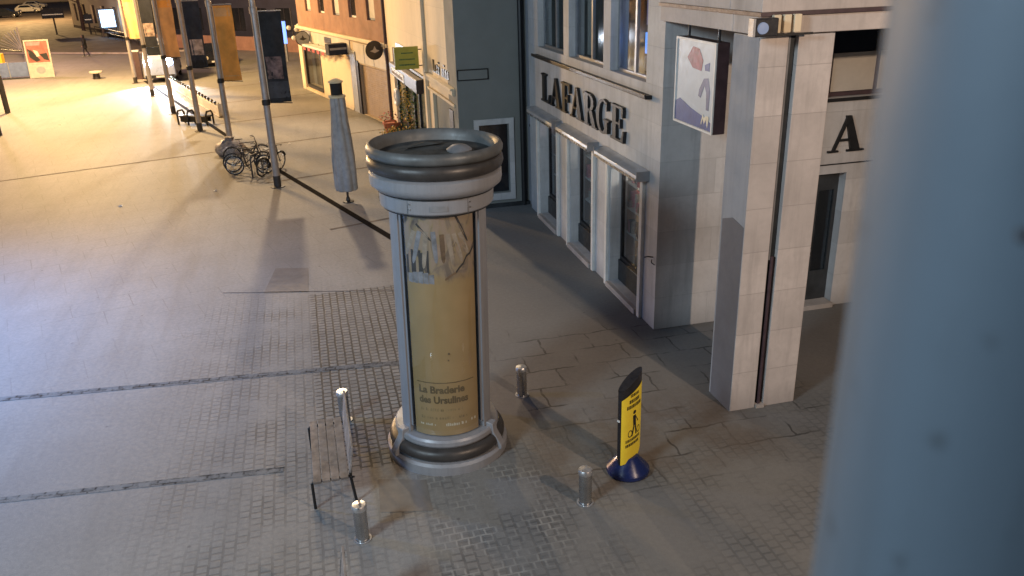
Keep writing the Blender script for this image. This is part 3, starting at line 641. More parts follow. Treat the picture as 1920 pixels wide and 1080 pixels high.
# ================================================================== FAR LEFT FACADE
TR = rad(27.45); TO = (-5.01, 36.12, 0)
def TP(x, y, z): return tuple(Matrix.Translation(TO) @ Matrix.Rotation(TR, 4, 'Z') @ Vector((x, y, z)))
tf = thing('cafe_building', 'long low lit shop front with brown upper wall, roller shutter and round hanging signs', 'building', TO, TR)
b = B(); cells(b, side, -.3, 14.9, -.02, 3.55, [(.25, 4.0, .02, 2.35), (10.7, 13.9, .35, 2.72)], .35); b.build('wall', 'beige_panel', tf, 0)
b = B(); cells(b, side, -.3, 14.7, 3.56, 9.5, [(1.2+i*2.6, 2.3+i*2.6, 4.4, 6.6) for i in range(5)], .35); b.build('upper_wall', 'brown_render', tf, 0)
for i in range(5):
    wf = B().box(.12, .18, 1.205+i*2.6, 2.295+i*2.6, 4.405, 6.595).build('window', 'white_paint' if i % 2 else 'cool_stone', tf, 0)
    B().box(.10, .118, 1.3+i*2.6, 2.2+i*2.6, 4.5, 6.5).build('pane', 'glass_dark' if i % 2 else 'light_panel', wf, 0)
B().box(-.16, -.001, -.3, 14.95, 3.40, 3.55).build('cornice', 'cream_wall', tf, 0, .02)
B().box(.12, .17, .25, 4.0, .02, 2.35).build('roller_shutter', 'shutter', tf, 0)
b = B()
for i in range(24): b.box(.105, .119, .26, 3.99, .06+i*.096, .09+i*.096)
b.build('shutter_slats', 'shutter', tf, 0)
B().box(-.05, -.001, 0.1, 4.6, 2.42, 3.3).build('shutter_fascia', 'light_panel', tf, 0, .01)
for y in (1.7, 3.0): B().box(-.06, -.051, y, y+.03, 2.45, 3.28).build('fascia_joint', 'dark_metal', tf, 0)
b = B(); b.box(-.10, -.001, 4.35, 5.15, 0, 2.9); b.build('pilaster', 'grey_metal', tf, 0, .01); B().box(-.085, -.001, 4.02, 4.3, 0, 2.5).build('pier', 'dark_metal', tf, 0)
b = B(); b.box(-.06, -.001, 5.3, 10.5, .05, 2.45); b.build('closed_front', 'cream_wall', tf, 0, .01)
B().box(-.09, -.001, 5.3, 14.7, .0, .12).build('plinth', 'cream_wall', tf, 0)
wf = B().box(-.05, .05, 10.6, 10.75, .3, 2.8).box(-.05, .05, 13.85, 14.0, .3, 2.8).box(-.05, .05, 10.76, 13.84, .2, .36).build('window_frame', 'dark_metal', tf, 0)
B().box(.02, .03, 10.76, 13.84, .361, 2.72).build('pane', 'glass', wf, 0)
B().box(.6, .65, 10.3, 14.2, .2, 2.8).build('window_back', 'shutter', tf, 0)
B().box(-.10, -.001, 14.15, 14.85, 0, 2.75).build('corner_pier', 'cream_wall', tf, 0)
B().box(-.04, -.001, 5.2, 14.0, 2.75, 3.38).build('sign_board', 'light_panel', tf, 0)
B().box(-.06, -.041, 8.2, 9.4, 2.95, 3.25).build('sign_plate', 'dark_metal', tf, 0)
B().box(-.06, -.041, 12.0, 14.0, 2.78, 3.36).build('sign_plate', 'grey_metal', tf, 0)
aw = B().box(-.55, -.002, 6.9, 12.6, 2.60, 2.72).build('awning', 'white_paint', tf, 0, .02)
b = B()
for i in range(5): b.box(-.56, -.552, 7.9+i*.9, 8.4+i*.9, 2.44, 2.6)
b.build('valance_marks', 'red_paint', aw, 0)
def disc_sign(y, z, r, mat, lab):
    t = thing('round_sign', lab, 'sign', TP(-.45, y, z), TR, 'round signs hanging on the cafe front')
    T = Matrix.Rotation(pi/2, 4, 'X')
    B().lathe([(0, -.06), (r, -.06), (r, .06), (0, .06)], 24, T=T).build('disc', mat, t, 30)
    B().torus(r, .04, 24, 6, T=T).build('rim', 'dark_metal', t); B().box(r, .45, -.02, .02, -.02, .02).build('arm', 'black', t, 0)
    B().prism([(-r*.6, -.02), (-r*.2, r*.1), (0, r*.5), (r*.2, r*.1), (r*.6, -.02), (0, -r*.3)], lambda a, z: (a, -.062, z), lambda a, z: (a, -.07, z)).build('emblem', 'light_panel' if mat == 'col_dark' else 'dark_metal', t, 0)
disc_sign(12.3, 3.0, .36, 'grey_metal', 'grey round sign at the far end of the cafe front')
disc_sign(.35, 3.28, .36, 'col_dark', 'dark round sign at the near end of the cafe front')
t = thing('box_sign', 'dark box sign projecting from the cafe front above the awning end', 'sign', TP(-.5, 5.9, 2.66), TR)
B().box(-.45, .49, -.3, .3, 0, .52).build('box', 'navy_cloth', t, 0, .02); B().box(-.40, .44, -.306, -.301, .24, .34).build('lettering', 'grey_metal', t, 0)
# globe lamps on the corner
t = thing('globe_lamp', 'cluster of white glass globes on the far corner of the cafe building', 'lamp', TP(-.3, 14.9, 3.2), TR)
B().tube([(0, 0, -.2), (0, 0, 1.3)], .03).build('stem', 'dark_metal', t)
for x, z in ((-.22, .22), (.2, .1), (0, -.35), (.35, .3)): B().sphere((x, 0, z), .13).build('globe', 'white_paint', t)

# ================================================================== BACKGROUND BUILDINGS
def block(name, label, p0, p1, h, depth, wall, base, base_h, win, nwin, floors, wz0=1.6, fl_h=3.0, wr_=.6):
    p0 = Vector((*p0, 0)); p1 = Vector((*p1, 0)); d = p1-p0; L_ = d.length; ang = math.atan2(d.y, d.x)
    t = thing(name, label, 'building', p0, ang); hs_ = []
    pitch = L_/nwin
    for f_ in range(floors):
        for i in range(nwin): hs_.append((pitch*(i+.5-wr_/2), pitch*(i+.5+wr_/2), wz0+f_*fl_h, wz0+f_*fl_h+fl_h*.62))
    b = B(); cells(b, lambda s, z, dd: (s, dd, z), 0, L_, base_h, h, hs_, .3); b.build('wall', wall, t, 0)
    B().box(-.03, L_+.03, -.06, .3, -.02, base_h).build('plinth', base, t, 0)
    for q in hs_:
        wf = B().box(q[0]+.01, q[1]-.01, .18, .24, q[2]+.01, q[3]-.01).build('window', win, t, 0)
        B().box((q[0]+q[1])/2-.03, (q[0]+q[1])/2+.03, .15, .178, q[2]+.01, q[3]-.01).build('glazing_bar', 'dark_metal', wf, 0)
    B().box(0, L_, .301, depth, -.02, h).build('body', wall, t, 0)
    B().box(-.3, L_+.3, -.35, depth+.2, h+.001, h+.4).build('roof', 'brown_side', t, 0)
    return t
block('office_building', 'long dark blue glazed building with brown plinth behind the flagpoles', (-33, 80), (-12.5, 67.5), 12, 10, 'dark_blue_wall', 'brown_render', 1.15, 'glass_dark', 9, 3)
block('town_house', 'dark house just left of the cafe building corner', (-12.2, 67.3), (-3, 63), 11, 10, 'dark_blue_wall', 'brown_render', 1.1, 'glass_dark', 3, 3)
cb = block('cream_house', 'warmly lit cream town house behind the illuminated advertising panel', (-56, 112), (-39.0, 90.5), 13, 12, 'cream_wall', 'brown_side', .35, 'brown_side', 6, 3, .9, 3.4, .42)
block('far_house', 'long brown house across the street beyond the parked cars', (-190, 170), (-80, 225), 12, 12, 'brown_render', 'cream_wall', 1.0, 'glass_dark', 14, 3)
block('terrace_house', 'tan terrace house far up the street behind the bare trees', (-71, 172), (-58, 116), 13, 10, 'shutter', 'cream_wall', 1.0, 'glass_dark', 10, 3)
block('corner_house', 'orange lit house front between the navy banners far behind', (-38.6, 90.3), (-33.3, 80.5), 12, 10, 'brown_render', 'dark_panel', .6, 'glass_dark', 3, 3)
M['cream_wall']
# blue lit totem by the dark building
t = thing('light_column', 'slim column with a glowing blue tube in front of the dark house', 'lamp', (-16.4, 63.77, 0))
B().tube([(0, 0, 0), (0, 0, 1.3)], .10, 12).build('post', 'grey_metal', t); B().tube([(0, 0, 1.301), (0, 0, 2.9)], .15, 14).build('lit_tube', 'blue_tube', t); B().lathe([(.16, 2.9), (.16, 2.98), (0, 3.02)], 14).build('cap', 'dark_metal', t)

# ================================================================== ADVERTISING COLUMN
CX, CY = -1.05, 10.62
ac = thing('advertising_column', 'round grey advertising column with a dark ringed crown and an ochre poster behind glass', 'advertising column', (CX, CY, 0), 0)
ac.rotation_euler = (0, rad(1.15), 0)      # it stands slightly out of plumb
face_a = math.atan2(-CY, -CX)           # azimuth of the poster centre, towards the open square
K = 72
B().lathe([(0, -.02), (.895, -.02), (.90, .03), (.895, .13), (.86, .165), (.80, .17), (0, .17)], K).build('plinth', 'col_paint', ac, 30)
bt = B().lathe([(.72, .171), (.82, .18), (.855, .22), (.86, .27), (.84, .32), (.80, .355), (.70, .37)], K).build('base_roll', 'col_dark', ac, 50)
B().lathe([(.60, .371), (.755, .371), (.77, .40), (.765, .455), (.74, .485), (.60, .49)], K).build('base_ring', 'col_paint', ac, 30)
for i in range(3):
    a = face_a + rad(60+120*i); T = Matrix.Rotation(a, 4, 'Z')
    b = B(); b.loft([[(x, y, z) for x, z in ((.60, .13), (.925, .13), (.925, .20), (.80, .40), (.79, .53), (.60, .56))] for y in (-.065, .065)], T=T); b.build('base_bracket', 'col_paint', ac, 30, .01)
    # rounded corner post
    b = B(); b.lathe([(.60, .491), (.685, .491), (.685, 3.80), (.60, 3.80)], 8, a-rad(9), a+rad(9), caps=False)
    for s_ in (-9, 9): b.add([(r*cos(a+rad(s_)), r*sin(a+rad(s_)), z) for r, z in ((.60, .491), (.685, .491), (.685, 3.80), (.60, 3.80))], [(0, 1, 2, 3)])
    b.build('corner_post', 'col_paint', ac, 30)
    # thin frame slats each side
    for s_ in (-1, 1):
        aa = a+s_*rad(11.5)
        B().lathe([(.62, .60), (.668, .60), (.668, 3.79), (.62, 3.79)], 3, aa-rad(1.6), aa+rad(1.6), caps=False).build('glazing_frame', 'col_paint', ac, 30)
    am = a + rad(60)
    B().lathe([(.645, .50), (.648, .51), (.648, 3.79)], 40, am-rad(50), am+rad(50)).build('glass_panel', 'glass', ac, 60)
B().lathe([(.60, .45), (.60, 3.85)], K).build('drum', 'dark_metal', ac, 60)
# crown
B().lathe([(.72, 4.000), (.785, 4.008), (.785, 4.026), (.72, 4.034)], K).build('groove', 'black', ac, 0)
B().lathe([(.61, 3.770), (.725, 3.776), (.725, 3.797), (.61, 3.80)], K).build('groove', 'black', ac, 0)
B().lathe([(.60, 3.795), (.74, 3.80), (.76, 3.82), (.765, 3.99), (.75, 4.005), (.70, 4.01)], K).build('lower_crown_ring', 'col_paint', ac, 30)
B().lathe([(.70, 4.012), (.80, 4.03), (.87, 4.09), (.88, 4.14), (.875, 4.235), (.84, 4.262), (.70, 4.265)], K).build('upper_crown_ring', 'col_paint', ac, 40)
B().lathe([(.70, 4.266), (.84, 4.27), (.885, 4.30), (.905, 4.36), (.895, 4.42), (.86, 4.452), (.76, 4.456)], K).build('crown_roll', 'col_dark', ac, 50)
B().lathe([(.74, 4.457), (.86, 4.46), (.895, 4.50), (.90, 4.55), (.875, 4.60), (.845, 4.61), (.81, 4.585), (.79, 4.50), (.78, 4.44)], K).build('rim', 'col_rim', ac, 50)
B().lathe([(.80, 4.455), (.60, 4.47), (.3, 4.50), (0, 4.515)], K).build('roof_pan', 'col_roof', ac, 60)
B().lathe([(.0, 0), (.16, 0), (.17, .03), (.10, .08), (0, .09)], 16, T=Matrix.Translation((.33, -.12, 4.49))).build('roof_vent', 'grey_metal', ac)
b = B(); b.add([(-.42, -.05, 4.515), (.05, .18, 4.53), (.10, .42, 4.515), (-.30, .36, 4.51), (-.12, .16, 4.56)], [(0, 1, 4), (1, 2, 4), (2, 3, 4), (3, 0, 4)]); b.build('roof_sheet', 'col_roof', ac, 0)
B().lathe([(.7665, 3.86), (.769, 3.86), (.769, 3.93), (.7665, 3.93)], 10, face_a-rad(8), face_a+rad(9)).build('name_plate', 'grey_metal', ac)
for i in range(6):      # seams and bolts of the ring segments
    a = face_a + rad(30+60*i); T = Matrix.Rotation(a, 4, 'Z')
    B().box(.745, .7662, -.0015, .0015, 3.82, 3.995, T=T).build('seam', 'black', ac, 0)
    for z, rr0 in ((3.88, .766), (3.95, .765)):
        B().lathe([(.014, 0), (.014, .006), (0, .009)], 10, T=Matrix.Rotation(a+rad(2.2), 4, 'Z') @ Matrix.Translation((rr0-.002, 0, z)) @ Matrix.Rotation(pi/2, 4, 'Y')).build('bolt', 'steel', ac)
# poster: paper with printed motif
def poster_mat():
    k = N('poster_paper'); c = k.coord(); sp = k.n('ShaderNodeSeparateXYZ'); k.l(c, sp.inputs[0]); Zc = sp.outputs[2]
    base = k.mix(k.rng(k.noise(c, 2.2, 2), .35, .65), (.42, .28, .125), (.47, .31, .14))
    vor = k.n('ShaderNodeTexVoronoi', i_Scale=4.2); mp = k.n('ShaderNodeMapping'); mp.inputs['Scale'].default_value = (1.6, 1.6, .8); mp.inputs['Rotation'].default_value = (.4, .3, 0); k.l(c, mp.inputs[0])
    nz = k.n('ShaderNodeTexNoise', i_Scale=3.0, i_Detail=3.0, i_Distortion=1.2); k.l(mp.outputs[0], nz.inputs['Vector']); k.l(mp.outputs[0], vor.inputs['Vector'])
    cr = k.n('ShaderNodeValToRGB'); k.l(nz.outputs['Fac'], cr.inputs[0]); e = cr.color_ramp.elements
    e[0].position = .38; e[0].color = (.045, .035, .035, 1); e[1].position = .72; e[1].color = (.48, .34, .24, 1)
    for p, cl in ((.44, (.17, .12, .09)), (.50, (.36, .26, .12)), (.58, (.40, .27, .19))): q = e.new(p); q.color = (*cl, 1)
    art = k.mix(k.rng(vor.outputs['Distance'], .25, .6, 0, .5), cr.outputs[0], (.40, .30, .22))
    edge = k.math('ADD', Zc, k.math('MULTIPLY', k.noise(c, 3.5, 2), .35))
    col = k.mix(k.rng(edge, 3.02, 3.14), base, art)
    k.l(col, k.b.inputs['Base Color']); k.b.inputs['Roughness'].default_value = .6; return k.m
M['poster'] = poster_mat()
RP = .632
po = B().lathe([(RP, .505), (RP, 3.78)], 40, face_a-rad(45), face_a+rad(45)).build('poster', 'poster', ac, 60)
for i in (1, 2):
    a = face_a+rad(120*i); B().lathe([(RP, .60), (RP, 3.76)], 30, a-rad(45), a+rad(45)).build('poster', 'poster', ac, 60)
def curve(s, z, d=.002): a = face_a + s/RP; return ((RP+d)*cos(a), (RP+d)*sin(a), z)   # s to the viewer's right
def patchc(poly, mat, name='printed_shape', d=.002):
    b = B()
    # subdivide by horizontal slices so that it follows the drum
    (x0, z0), (x1, z1) = poly[0], poly[1]; (x3, z3), (x2, z2) = poly[3], poly[2]
    n = 6; vs = []; fs_ = []
    for i in range(n+1):
        f_ = i/n; vs += [curve(x0+(x1-x0)*f_, z0+(z1-z0)*f_, d), curve(x3+(x2-x3)*f_, z3+(z2-z3)*f_, d)]
    for i in range(n): fs_.append((2*i, 2*i+2, 2*i+3, 2*i+1))
    b.add(vs, fs_); return b.build(name, mat, po, 0)
dk = simple('print_dark', (.05, .042, .04), .6, 0, .3, 9, 0); gy = simple('print_grey', (.30, .29, .31), .6, 0, .25, 9, 0); bn = simple('print_brown', (.22, .13, .07), .6, 0, .3, 9, 0); cr_ = simple('print_cream', (.42, .33, .25), .6, 0, .2, 9, 0)
def shape(poly, mt, d):
    B().add([curve(x, z, d) for x, z in poly], [tuple(range(len(poly)))]).build('printed_shape', mt, po, 0)
def finger(x0, z0, ang, ln, wd, mt, d):
    dx, dz = sin(rad(ang)), -cos(rad(ang)); nx, nz = -dz, dx; pts = []
    for t_, w_ in ((0, 1), (.45, 1.05), (.85, .85), (.96, .5)): pts.append((x0+dx*ln*t_+nx*wd/2*w_, z0+dz*ln*t_+nz*wd/2*w_))
    for t_, w_ in ((1.0, 0), (.96, .5), (.85, .85), (.45, 1.05), (0, 1)): pts.append((x0+dx*ln*t_-nx*wd/2*w_, z0+dz*ln*t_-nz*wd/2*w_))
    shape(pts, mt, d)
for q in range(3): shape([(-.48+.11*q, 3.30-.02*q), (-.37+.11*q, 3.30), (-.37+.11*q, 2.98), (-.48+.11*q, 2.96)], dk, .002)
for i_, (x0, a0, ln) in enumerate(((-.34, -22, .38), (-.26, -14, .47), (-.17, -6, .52), (-.08, 4, .44))): finger(x0, 3.56, a0, ln, .062, cr_ if i_ % 2 == 0 else gy, .003)
for i_, (x0, a0, ln) in enumerate(((.03, 2, .40), (.11, 8, .44), (.19, 15, .42), (.27, 22, .34))): finger(x0, 3.52, a0, ln, .060, bn if i_ == 0 else cr_, .0035)
for i_ in range(5): x0 = -.46+i_*.075; z0 = 2.97+.035*sin(i_*.8); shape([(x0, 2.84), (x0+.07, 2.83), (x0+.07, z0), (x0, z0-.01)], gy, .004)
finger(.22, 3.76, 24, .42, .03, dk, .005); finger(-.30, 3.66, 40, .30, .028, dk, .005)
pp = [(.48, 3.30), (.42, 3.22), (.36, 3.19), (.31, 3.10), (.25, 3.05), (.20, 2.99), (.12, 2.95), (.05, 2.90)]
for (xa, za), (xb, zb) in zip(pp, pp[1:]): shape([(xa, za), (xb, zb), (xb+.008, zb-.028), (xa+.008, za-.028)], dk if xa > .2 else bn, .0045)
# text on the poster
def text_mesh(txt, size, x, z, mat, name='lettering', off=.006, sx=1.0):
    cu = bpy.data.curves.new('text', 'FONT'); cu.body = txt; cu.size = size; cu.offset = off; cu.resolution_u = 3
    to = bpy.data.objects.new('text', cu); COL.objects.link(to); dg = bpy.context.evaluated_depsgraph_get(); me = bpy.data.meshes.new_from_object(to.evaluated_get(dg)); bpy.data.objects.remove(to)
    for v in me.vertices: v.co = curve(x+v.co.x*sx, z+v.co.y, .004)
    me.materials.clear(); me.materials.append(M[mat]); o = bpy.data.objects.new(name, me); COL.objects.link(o); o.parent = po; return o
text_mesh('La Braderie', .155, -.40, 1.19, 'print_ink', sx=.92); text_mesh('des Ursulines', .155, -.40, 1.03, 'print_ink', sx=.85)
def small_line(x0, x1, z, h, mat, seed):
    rr = random.Random(seed); b = B(); x = x0
    while x < x1:
        wd = rr.uniform(.012, .03); b.add([curve(x, z), curve(x+wd, z), curve(x+wd, z+h*rr.choice((1, .7, .7))), curve(x, z+h*rr.choice((1, .7, .7)))], [(0, 1, 2, 3)]); x += wd+rr.choice((.008, .008, .03))
    b.build('small_print', mat, po, 0)
patchc([(-.42, 1.36), (.42, 1.36), (.42, 1.345), (-.42, 1.345)], 'print_ink', d=.006)
small_line(-.38, .22, .90, .05, 'print_soft', 1); small_line(-.38, .30, .77, .05, 'print_soft', 2)
small_line(-.40, -.14, .665, .035, 'print_white', 3); small_line(-.02, .28, .66, .05, 'print_white', 4); small_line(.36, .43, .68, .06, 'print_white', 5)
b = B(); b.sphere((*curve(.06, 1.80)[:2], 1.80), .016, 8, 6); b.sphere((*curve(.05, 1.70)[:2], 1.70), .012, 8, 6); b.build('ink_spot', 'print_ink', po)

# ================================================================== BOLLARDS
def bollard(label, loc):
    t = thing('bollard', label, 'bollard', loc, 0, 'steel bollards around the advertising column')
    B().lathe([(.085, .0), (.085, .50), (.08, .505), (0, .505)], 24).build('shaft', 'steel', t, 30)
    B().lathe([(.094, .46), (.096, .47), (.096, .51), (.085, .53), (0, .54)], 24).build('cap', 'chrome', t, 30)
    B().lathe([(.0, .001), (.115, .001), (.115, .010), (.09, .012)], 20).build('foot_plate', 'grey_metal', t, 30)
    return t
b0 = bollard('steel bollard nearest the camera in front of the bench end', (-2.0, 8.43, 0))
dup(b0, (.89, 9.03, 0), .4, 'steel bollard to the left of the yellow sign on the dark base', )
dup(b0, (.11, 11.98, 0), 1.1, 'steel bollard standing alone to the right of the advertising column')
dup(b0, (-2.74, 11.35, 0), 2, 'steel bollard just behind the far end of the bench')
t = thing('far_bollard', 'short dark bollard with a pale pink top alone on the far plaza', 'bollard', (-27.6, 56.7, 0))
B().lathe([(.24, 0), (.20, .36), (0, .36)], 16).build('shaft', 'dark_metal', t); B().lathe([(.26, .361), (.42, .42), (.42, .50), (0, .55)], 16).build('cap', 'light_panel', t)

# ================================================================== BENCH
def bench(label, loc, rz):     # local y along the bench, backrest at +x
    t = thing('bench', label, 'bench', loc, rz, 'slatted benches in a row by the advertising column')
    for i in range(4): B().box(-.24+i*.118, -.24+i*.118+.106, -.80, .80, .43, .465).build('seat_slat', 'wood', t, 0, .005)
    for k_ in range(3):
        T = Matrix.Translation((.245, 0, .48)) @ Matrix.Rotation(rad(9), 4, 'Y')
        B().box(-.014, .014, -.80, .80, .04+k_*.135, .04+k_*.135+.12, T=T).build('back_slat', 'wood_pale', t, 0, .005)
    for y in (-.72, .72):
        b = B(); b.tube([(-.26, y, 0), (-.26, y, .40), (-.24, y, .42), (.24, y, .42), (.25, y, .44)], .02, 8); b.tube([(.29, y, 0), (.26, y, .30), (.25, y, .44), (.27, y, .62), (.31, y, .88)], .02, 8); b.build('leg_frame', 'black', t)
    for y in (-.8, .8): B().box(.25, .30, y-.02 if y < 0 else y+.001, y-.001 if y < 0 else y+.02, .45, .47).build('end_bar', 'black', t, 0)
    return t
bn0 = bench('dark slatted bench beside the advertising column, seen whole', (-2.66, 9.84, 0), rad(14))
dup(bn0, (-2.05, 6.35, 0), rad(14), 'slatted bench cut off by the lower edge of the picture below the nearest bollard')

# ================================================================== YELLOW SIGN ON BLUE BASE
ys = thing('pavement_sign', 'yellow faced information sign with slanted black top on a round blue weighted base', 'sign', (1.56, 9.72, 0), rad(47)); ys.scale = (1, 1, .915)
# local: face looks towards -y; width along x
b = B().lathe([(0, .002), (.29, .002), (.305, .03), (.30, .08), (.275, .11), (.14, .28), (.12, .30), (0, .30)], 40).build('base', 'blue_plastic', ys, 30)
W = .255
def ell(z, wx=W, wy=.075, n=28, slant=0, sl_n=0):
    return [(wx*cos(2*pi*j/n), wy*sin(2*pi*j/n), z+slant*(cos(2*pi*j/n))) for j in range(n)]
B().loft([ell(.18, .19), ell(.26, .235), ell(.40), ell(1.52), ell(1.60, slant=.10)]).build('body', 'black_plastic', ys, 40, .006)
# bowed yellow face set on the front of the elliptical body
vs, fcs = [], []; n = 18
def zlow(s): return .24 + .16*(max(0, (s-.1))/.9)**1.6 if s > .1 else .24
def facept(s, z, e=.004):   # s in -1..1
    a = -pi/2 + s*rad(66); return ((W+e)*cos(a), (.075+e*1.4)*sin(a), z)
for i in range(n+1):
    s_ = -1+2*i/n; vs += [facept(s_, zlow(s_)), facept(s_, 1.44+.085*s_)]
for i in range(n): fcs.append((2*i, 2*i+2, 2*i+3, 2*i+1))
yf = B().add(vs, fcs).build('face', 'yellow', ys, 60)
def on_sign(poly, name='lettering'):
    b = B(); b.add([facept(s, z, .0055) for s, z in poly], [tuple(range(len(poly)))]); return b
def txt_rows(z, h, s0, s1, seed):
    rr = random.Random(seed); b = B(); s_ = s0
    while s_ < s1:
        wd = rr.uniform(.05, .10); q = [facept(s_, z+.0*s_, .0055), facept(s_+wd, z, .0055), facept(s_+wd, z+h, .0055), facept(s_, z+h, .0055)]; b.add(q, [(0, 1, 2, 3)]); s_ += wd+.035
    b.build('lettering', 'black', yf, 0)
txt_rows(1.36, .05, -.30, .35, 1); txt_rows(1.26, .06, -.38, .42, 2); txt_rows(1.17, .06, -.55, .55, 3); txt_rows(.60, .05, -.60, .50, 4); txt_rows(.52, .05, -.60, .40, 5)
# pictogram of a person walking a bicycle
b = B()
def cpts(cx, cz, r, n=14, sx=3.6): return [(cx+r*sx*cos(2*pi*j/n), cz+r*sin(2*pi*j/n)) for j in range(n)]
b.add([facept(s, z, .006) for s, z in cpts(.02, 1.08, .032)], [tuple(range(14))])
for poly in ([(-.10, 1.03), (.12, 1.03), (.16, .86), (-.06, .84)], [(-.06, .84), (.05, .84), (-.10, .68), (-.20, .68)], [(.06, .85), (.16, .86), (.24, .68), (.14, .68)], [(.10, 1.0), (.14, 1.0), (.36, .90), (.32, .88)]):
    b.add([facept(s, z, .006) for s, z in poly], [tuple(range(len(poly)))])
for cx in (-.28, .40):
    o_ = cpts(cx, .74, .062, 16, 2.6); i_ = cpts(cx, .74, .046, 16, 2.6); k0 = len(o_)
    b.add([facept(s, z, .006) for s, z in o_+i_], [(j, (j+1) % k0, k0+(j+1) % k0, k0+j) for j in range(k0)])
b.build('pictogram', 'black', yf, 0)
B().box(-W-.006, -W+.004, -.02, .02, 1.0, 1.03).build('label', 'white_paint', ys, 0)

# ================================================================== CLOSED PARASOL
pr = thing('closed_parasol', 'closed patio parasol in a grey cover on a thin dark pole', 'parasol', (-4.93, 24.2, 0), .3)
B().tube([(0, 0, 0), (0, 0, 3.55)], .035, 12).build('pole', 'dark_metal', pr)
B().lathe([(0, .001), (.17, .001), (.17, .03), (.07, .06), (.05, .15)], 20).build('foot', 'black', pr)
rings = []; n = 84
for z, r in ((.38, .30), (.42, .33), (.9, .335), (1.4, .325), (2.0, .28), (2.6, .225), (3.05, .21), (3.15, .20)):
    rings.append([((r+.055*abs(sin(j*pi*7/n+z*.5))-.035+.006*sin(j*1.7+z*9))*cos(2*pi*j/n), (r*.94+.055*abs(sin(j*pi*7/n+z*.5))-.035)*sin(2*pi*j/n), z) for j in range(n)])
B().loft(rings).build('cover', 'canvas', pr, 60)
B().lathe([(.20, 3.151), (.25, 3.16), (.25, 3.22), (.17, 3.24), (0, 3.24)], 24).build('collar', 'canvas_pale', pr)
B().lathe([(.17, 3.241), (.175, 3.58), (0, 3.58)], 24).build('sleeve', 'dark_cloth', pr)
B().lathe([(.0, 3.581), (.21, 3.581), (.22, 3.62), (.06, 3.70), (0, 3.70)], 24).build('top_cap', 'canvas_pale', pr)
B().box(-.36, -.345, -.015, .015, .5, 1.7).build('strap', 'canvas', pr, 0)

# ================================================================== FLAGPOLES AND BANNERS
def flagpole(label, loc, rz):
    t = thing('flagpole', label, 'flagpole', loc, rz, 'row of banner poles along the drain channel')
    B().tube([(0, 0, .001), (0, 0, 10)], [.12, .07], 16).build('pole', 'pole', t)
    B().tube([(0, 0, .02), (0, 0, .38)], [.12, .12], 16).build('boot', 'pole_dark', t)
    B().lathe([(0, .001), (.24, .001), (.24, .02), (.12, .03)], 20).build('foot_plate', 'pole_dark', t)
    b = B().lathe([(.09, 2.66), (.13, 2.68), (.13, 2.84), (.09, 2.86)], 16).tube([(.1, 0, 2.74), (.82, 0, 2.70)], .016, 8); b.build('lower_bracket', 'black', t)
    b = B().lathe([(.08, 5.42), (.12, 5.44), (.12, 5.62), (.08, 5.64)], 16).tube([(.1, 0, 5.5), (.82, 0, 5.5)], .016, 8); b.build('upper_bracket', 'pole', t)
    return t
PP = [(-7.63, 26.31), (-10.88, 31.96), (-13.71, 36.57), (-16.76, 41.56), (-20.33, 47.91), (-23.78, 53.84)]
ordn = ['nearest flagpole beside the parked bicycles', 'second flagpole from the camera with a grey sack at its foot', 'third flagpole from the camera beside the low black bench', 'fourth flagpole from the camera in front of the long pale stand', 'fifth flagpole from the camera in front of the van', 'farthest flagpole beside the dark totem']
fp = flagpole(ordn[0], (*PP[0], 0), rad(8))
for i in range(1, 6): dup(fp, (*PP[i], 0), rad(8), ordn[i])
def banner(label, loc, rz, main, parts_):
    t = thing('banner', label, 'banner', loc, rz, 'vertical banners on the flagpoles')
    n = 14; m2 = 6
    def pt(u, v, e=0): return (.13+.66*u, .05*sin(v*7+u*2.2)*(.4+u) + .02*sin(u*9)+e, 2.73+2.73*v)
    def sheet(u0, u1, v0, v1, mat, e0, e1, name):
        vs = []; fs_ = []
        for e in (e0, e1):
            for i in range(n+1):
                for j in range(m2+1): vs.append(pt(u0+(u1-u0)*j/m2, v0+(v1-v0)*i/n, e))
        st = (n+1)*(m2+1)
        for i in range(n):
            for j in range(m2):
                a = i*(m2+1)+j; fs_.append((a, a+1, a+m2+2, a+m2+1)); fs_.append((st+a+m2+1, st+a+m2+2, st+a+1, st+a))
        B().add(vs, fs_).build(name, mat, t, 60)
    sheet(0, 1, 0, 1, main, -.003, .003, 'cloth')
    for (u0, u1, v0, v1, mat) in parts_: sheet(u0, u1, v0, v1, mat, -.006, .006, 'printed_field')
    B().tube([(.12, 0, 2.70), (.12, 0, 5.5)], .012, 8).build('edge_rod', 'light_panel', t)
    return t
def spot(k): return None
bl = ['dark banner with a faded floral print on the nearest flagpole', 'orange banner on the second flagpole', 'navy banner with flower print on the third flagpole', 'tan orange banner on the fourth flagpole in front of the lit van', 'navy banner with pale flowers on the fifth flagpole', 'tan banner on the farthest flagpole near the cream house']
pk = [('dark_cloth', [(.02, .98, .05, .24, 'grey_dim'), (.05, .8, .27, .52, 'flower_dim')]), ('orange_cloth', [(.1, .9, .06, .075, 'tan_cloth'), (.05, .9, .86, .97, 'tan_cloth')]),
      ('navy_cloth', [(.08, .9, .20, .44, 'flower_print'), (.05, .95, .0, .12, 'dark_cloth')]), ('tan_cloth', [(.05, .95, .85, .97, 'orange_cloth')]), ('navy_cloth', [(.05, .92, .20, .46, 'flower_print')]), ('tan_cloth', [(.1, .9, .80, .9, 'orange_cloth')])]
for i in range(6): banner(bl[i], (*PP[i], 0), rad(8), *pk[i])
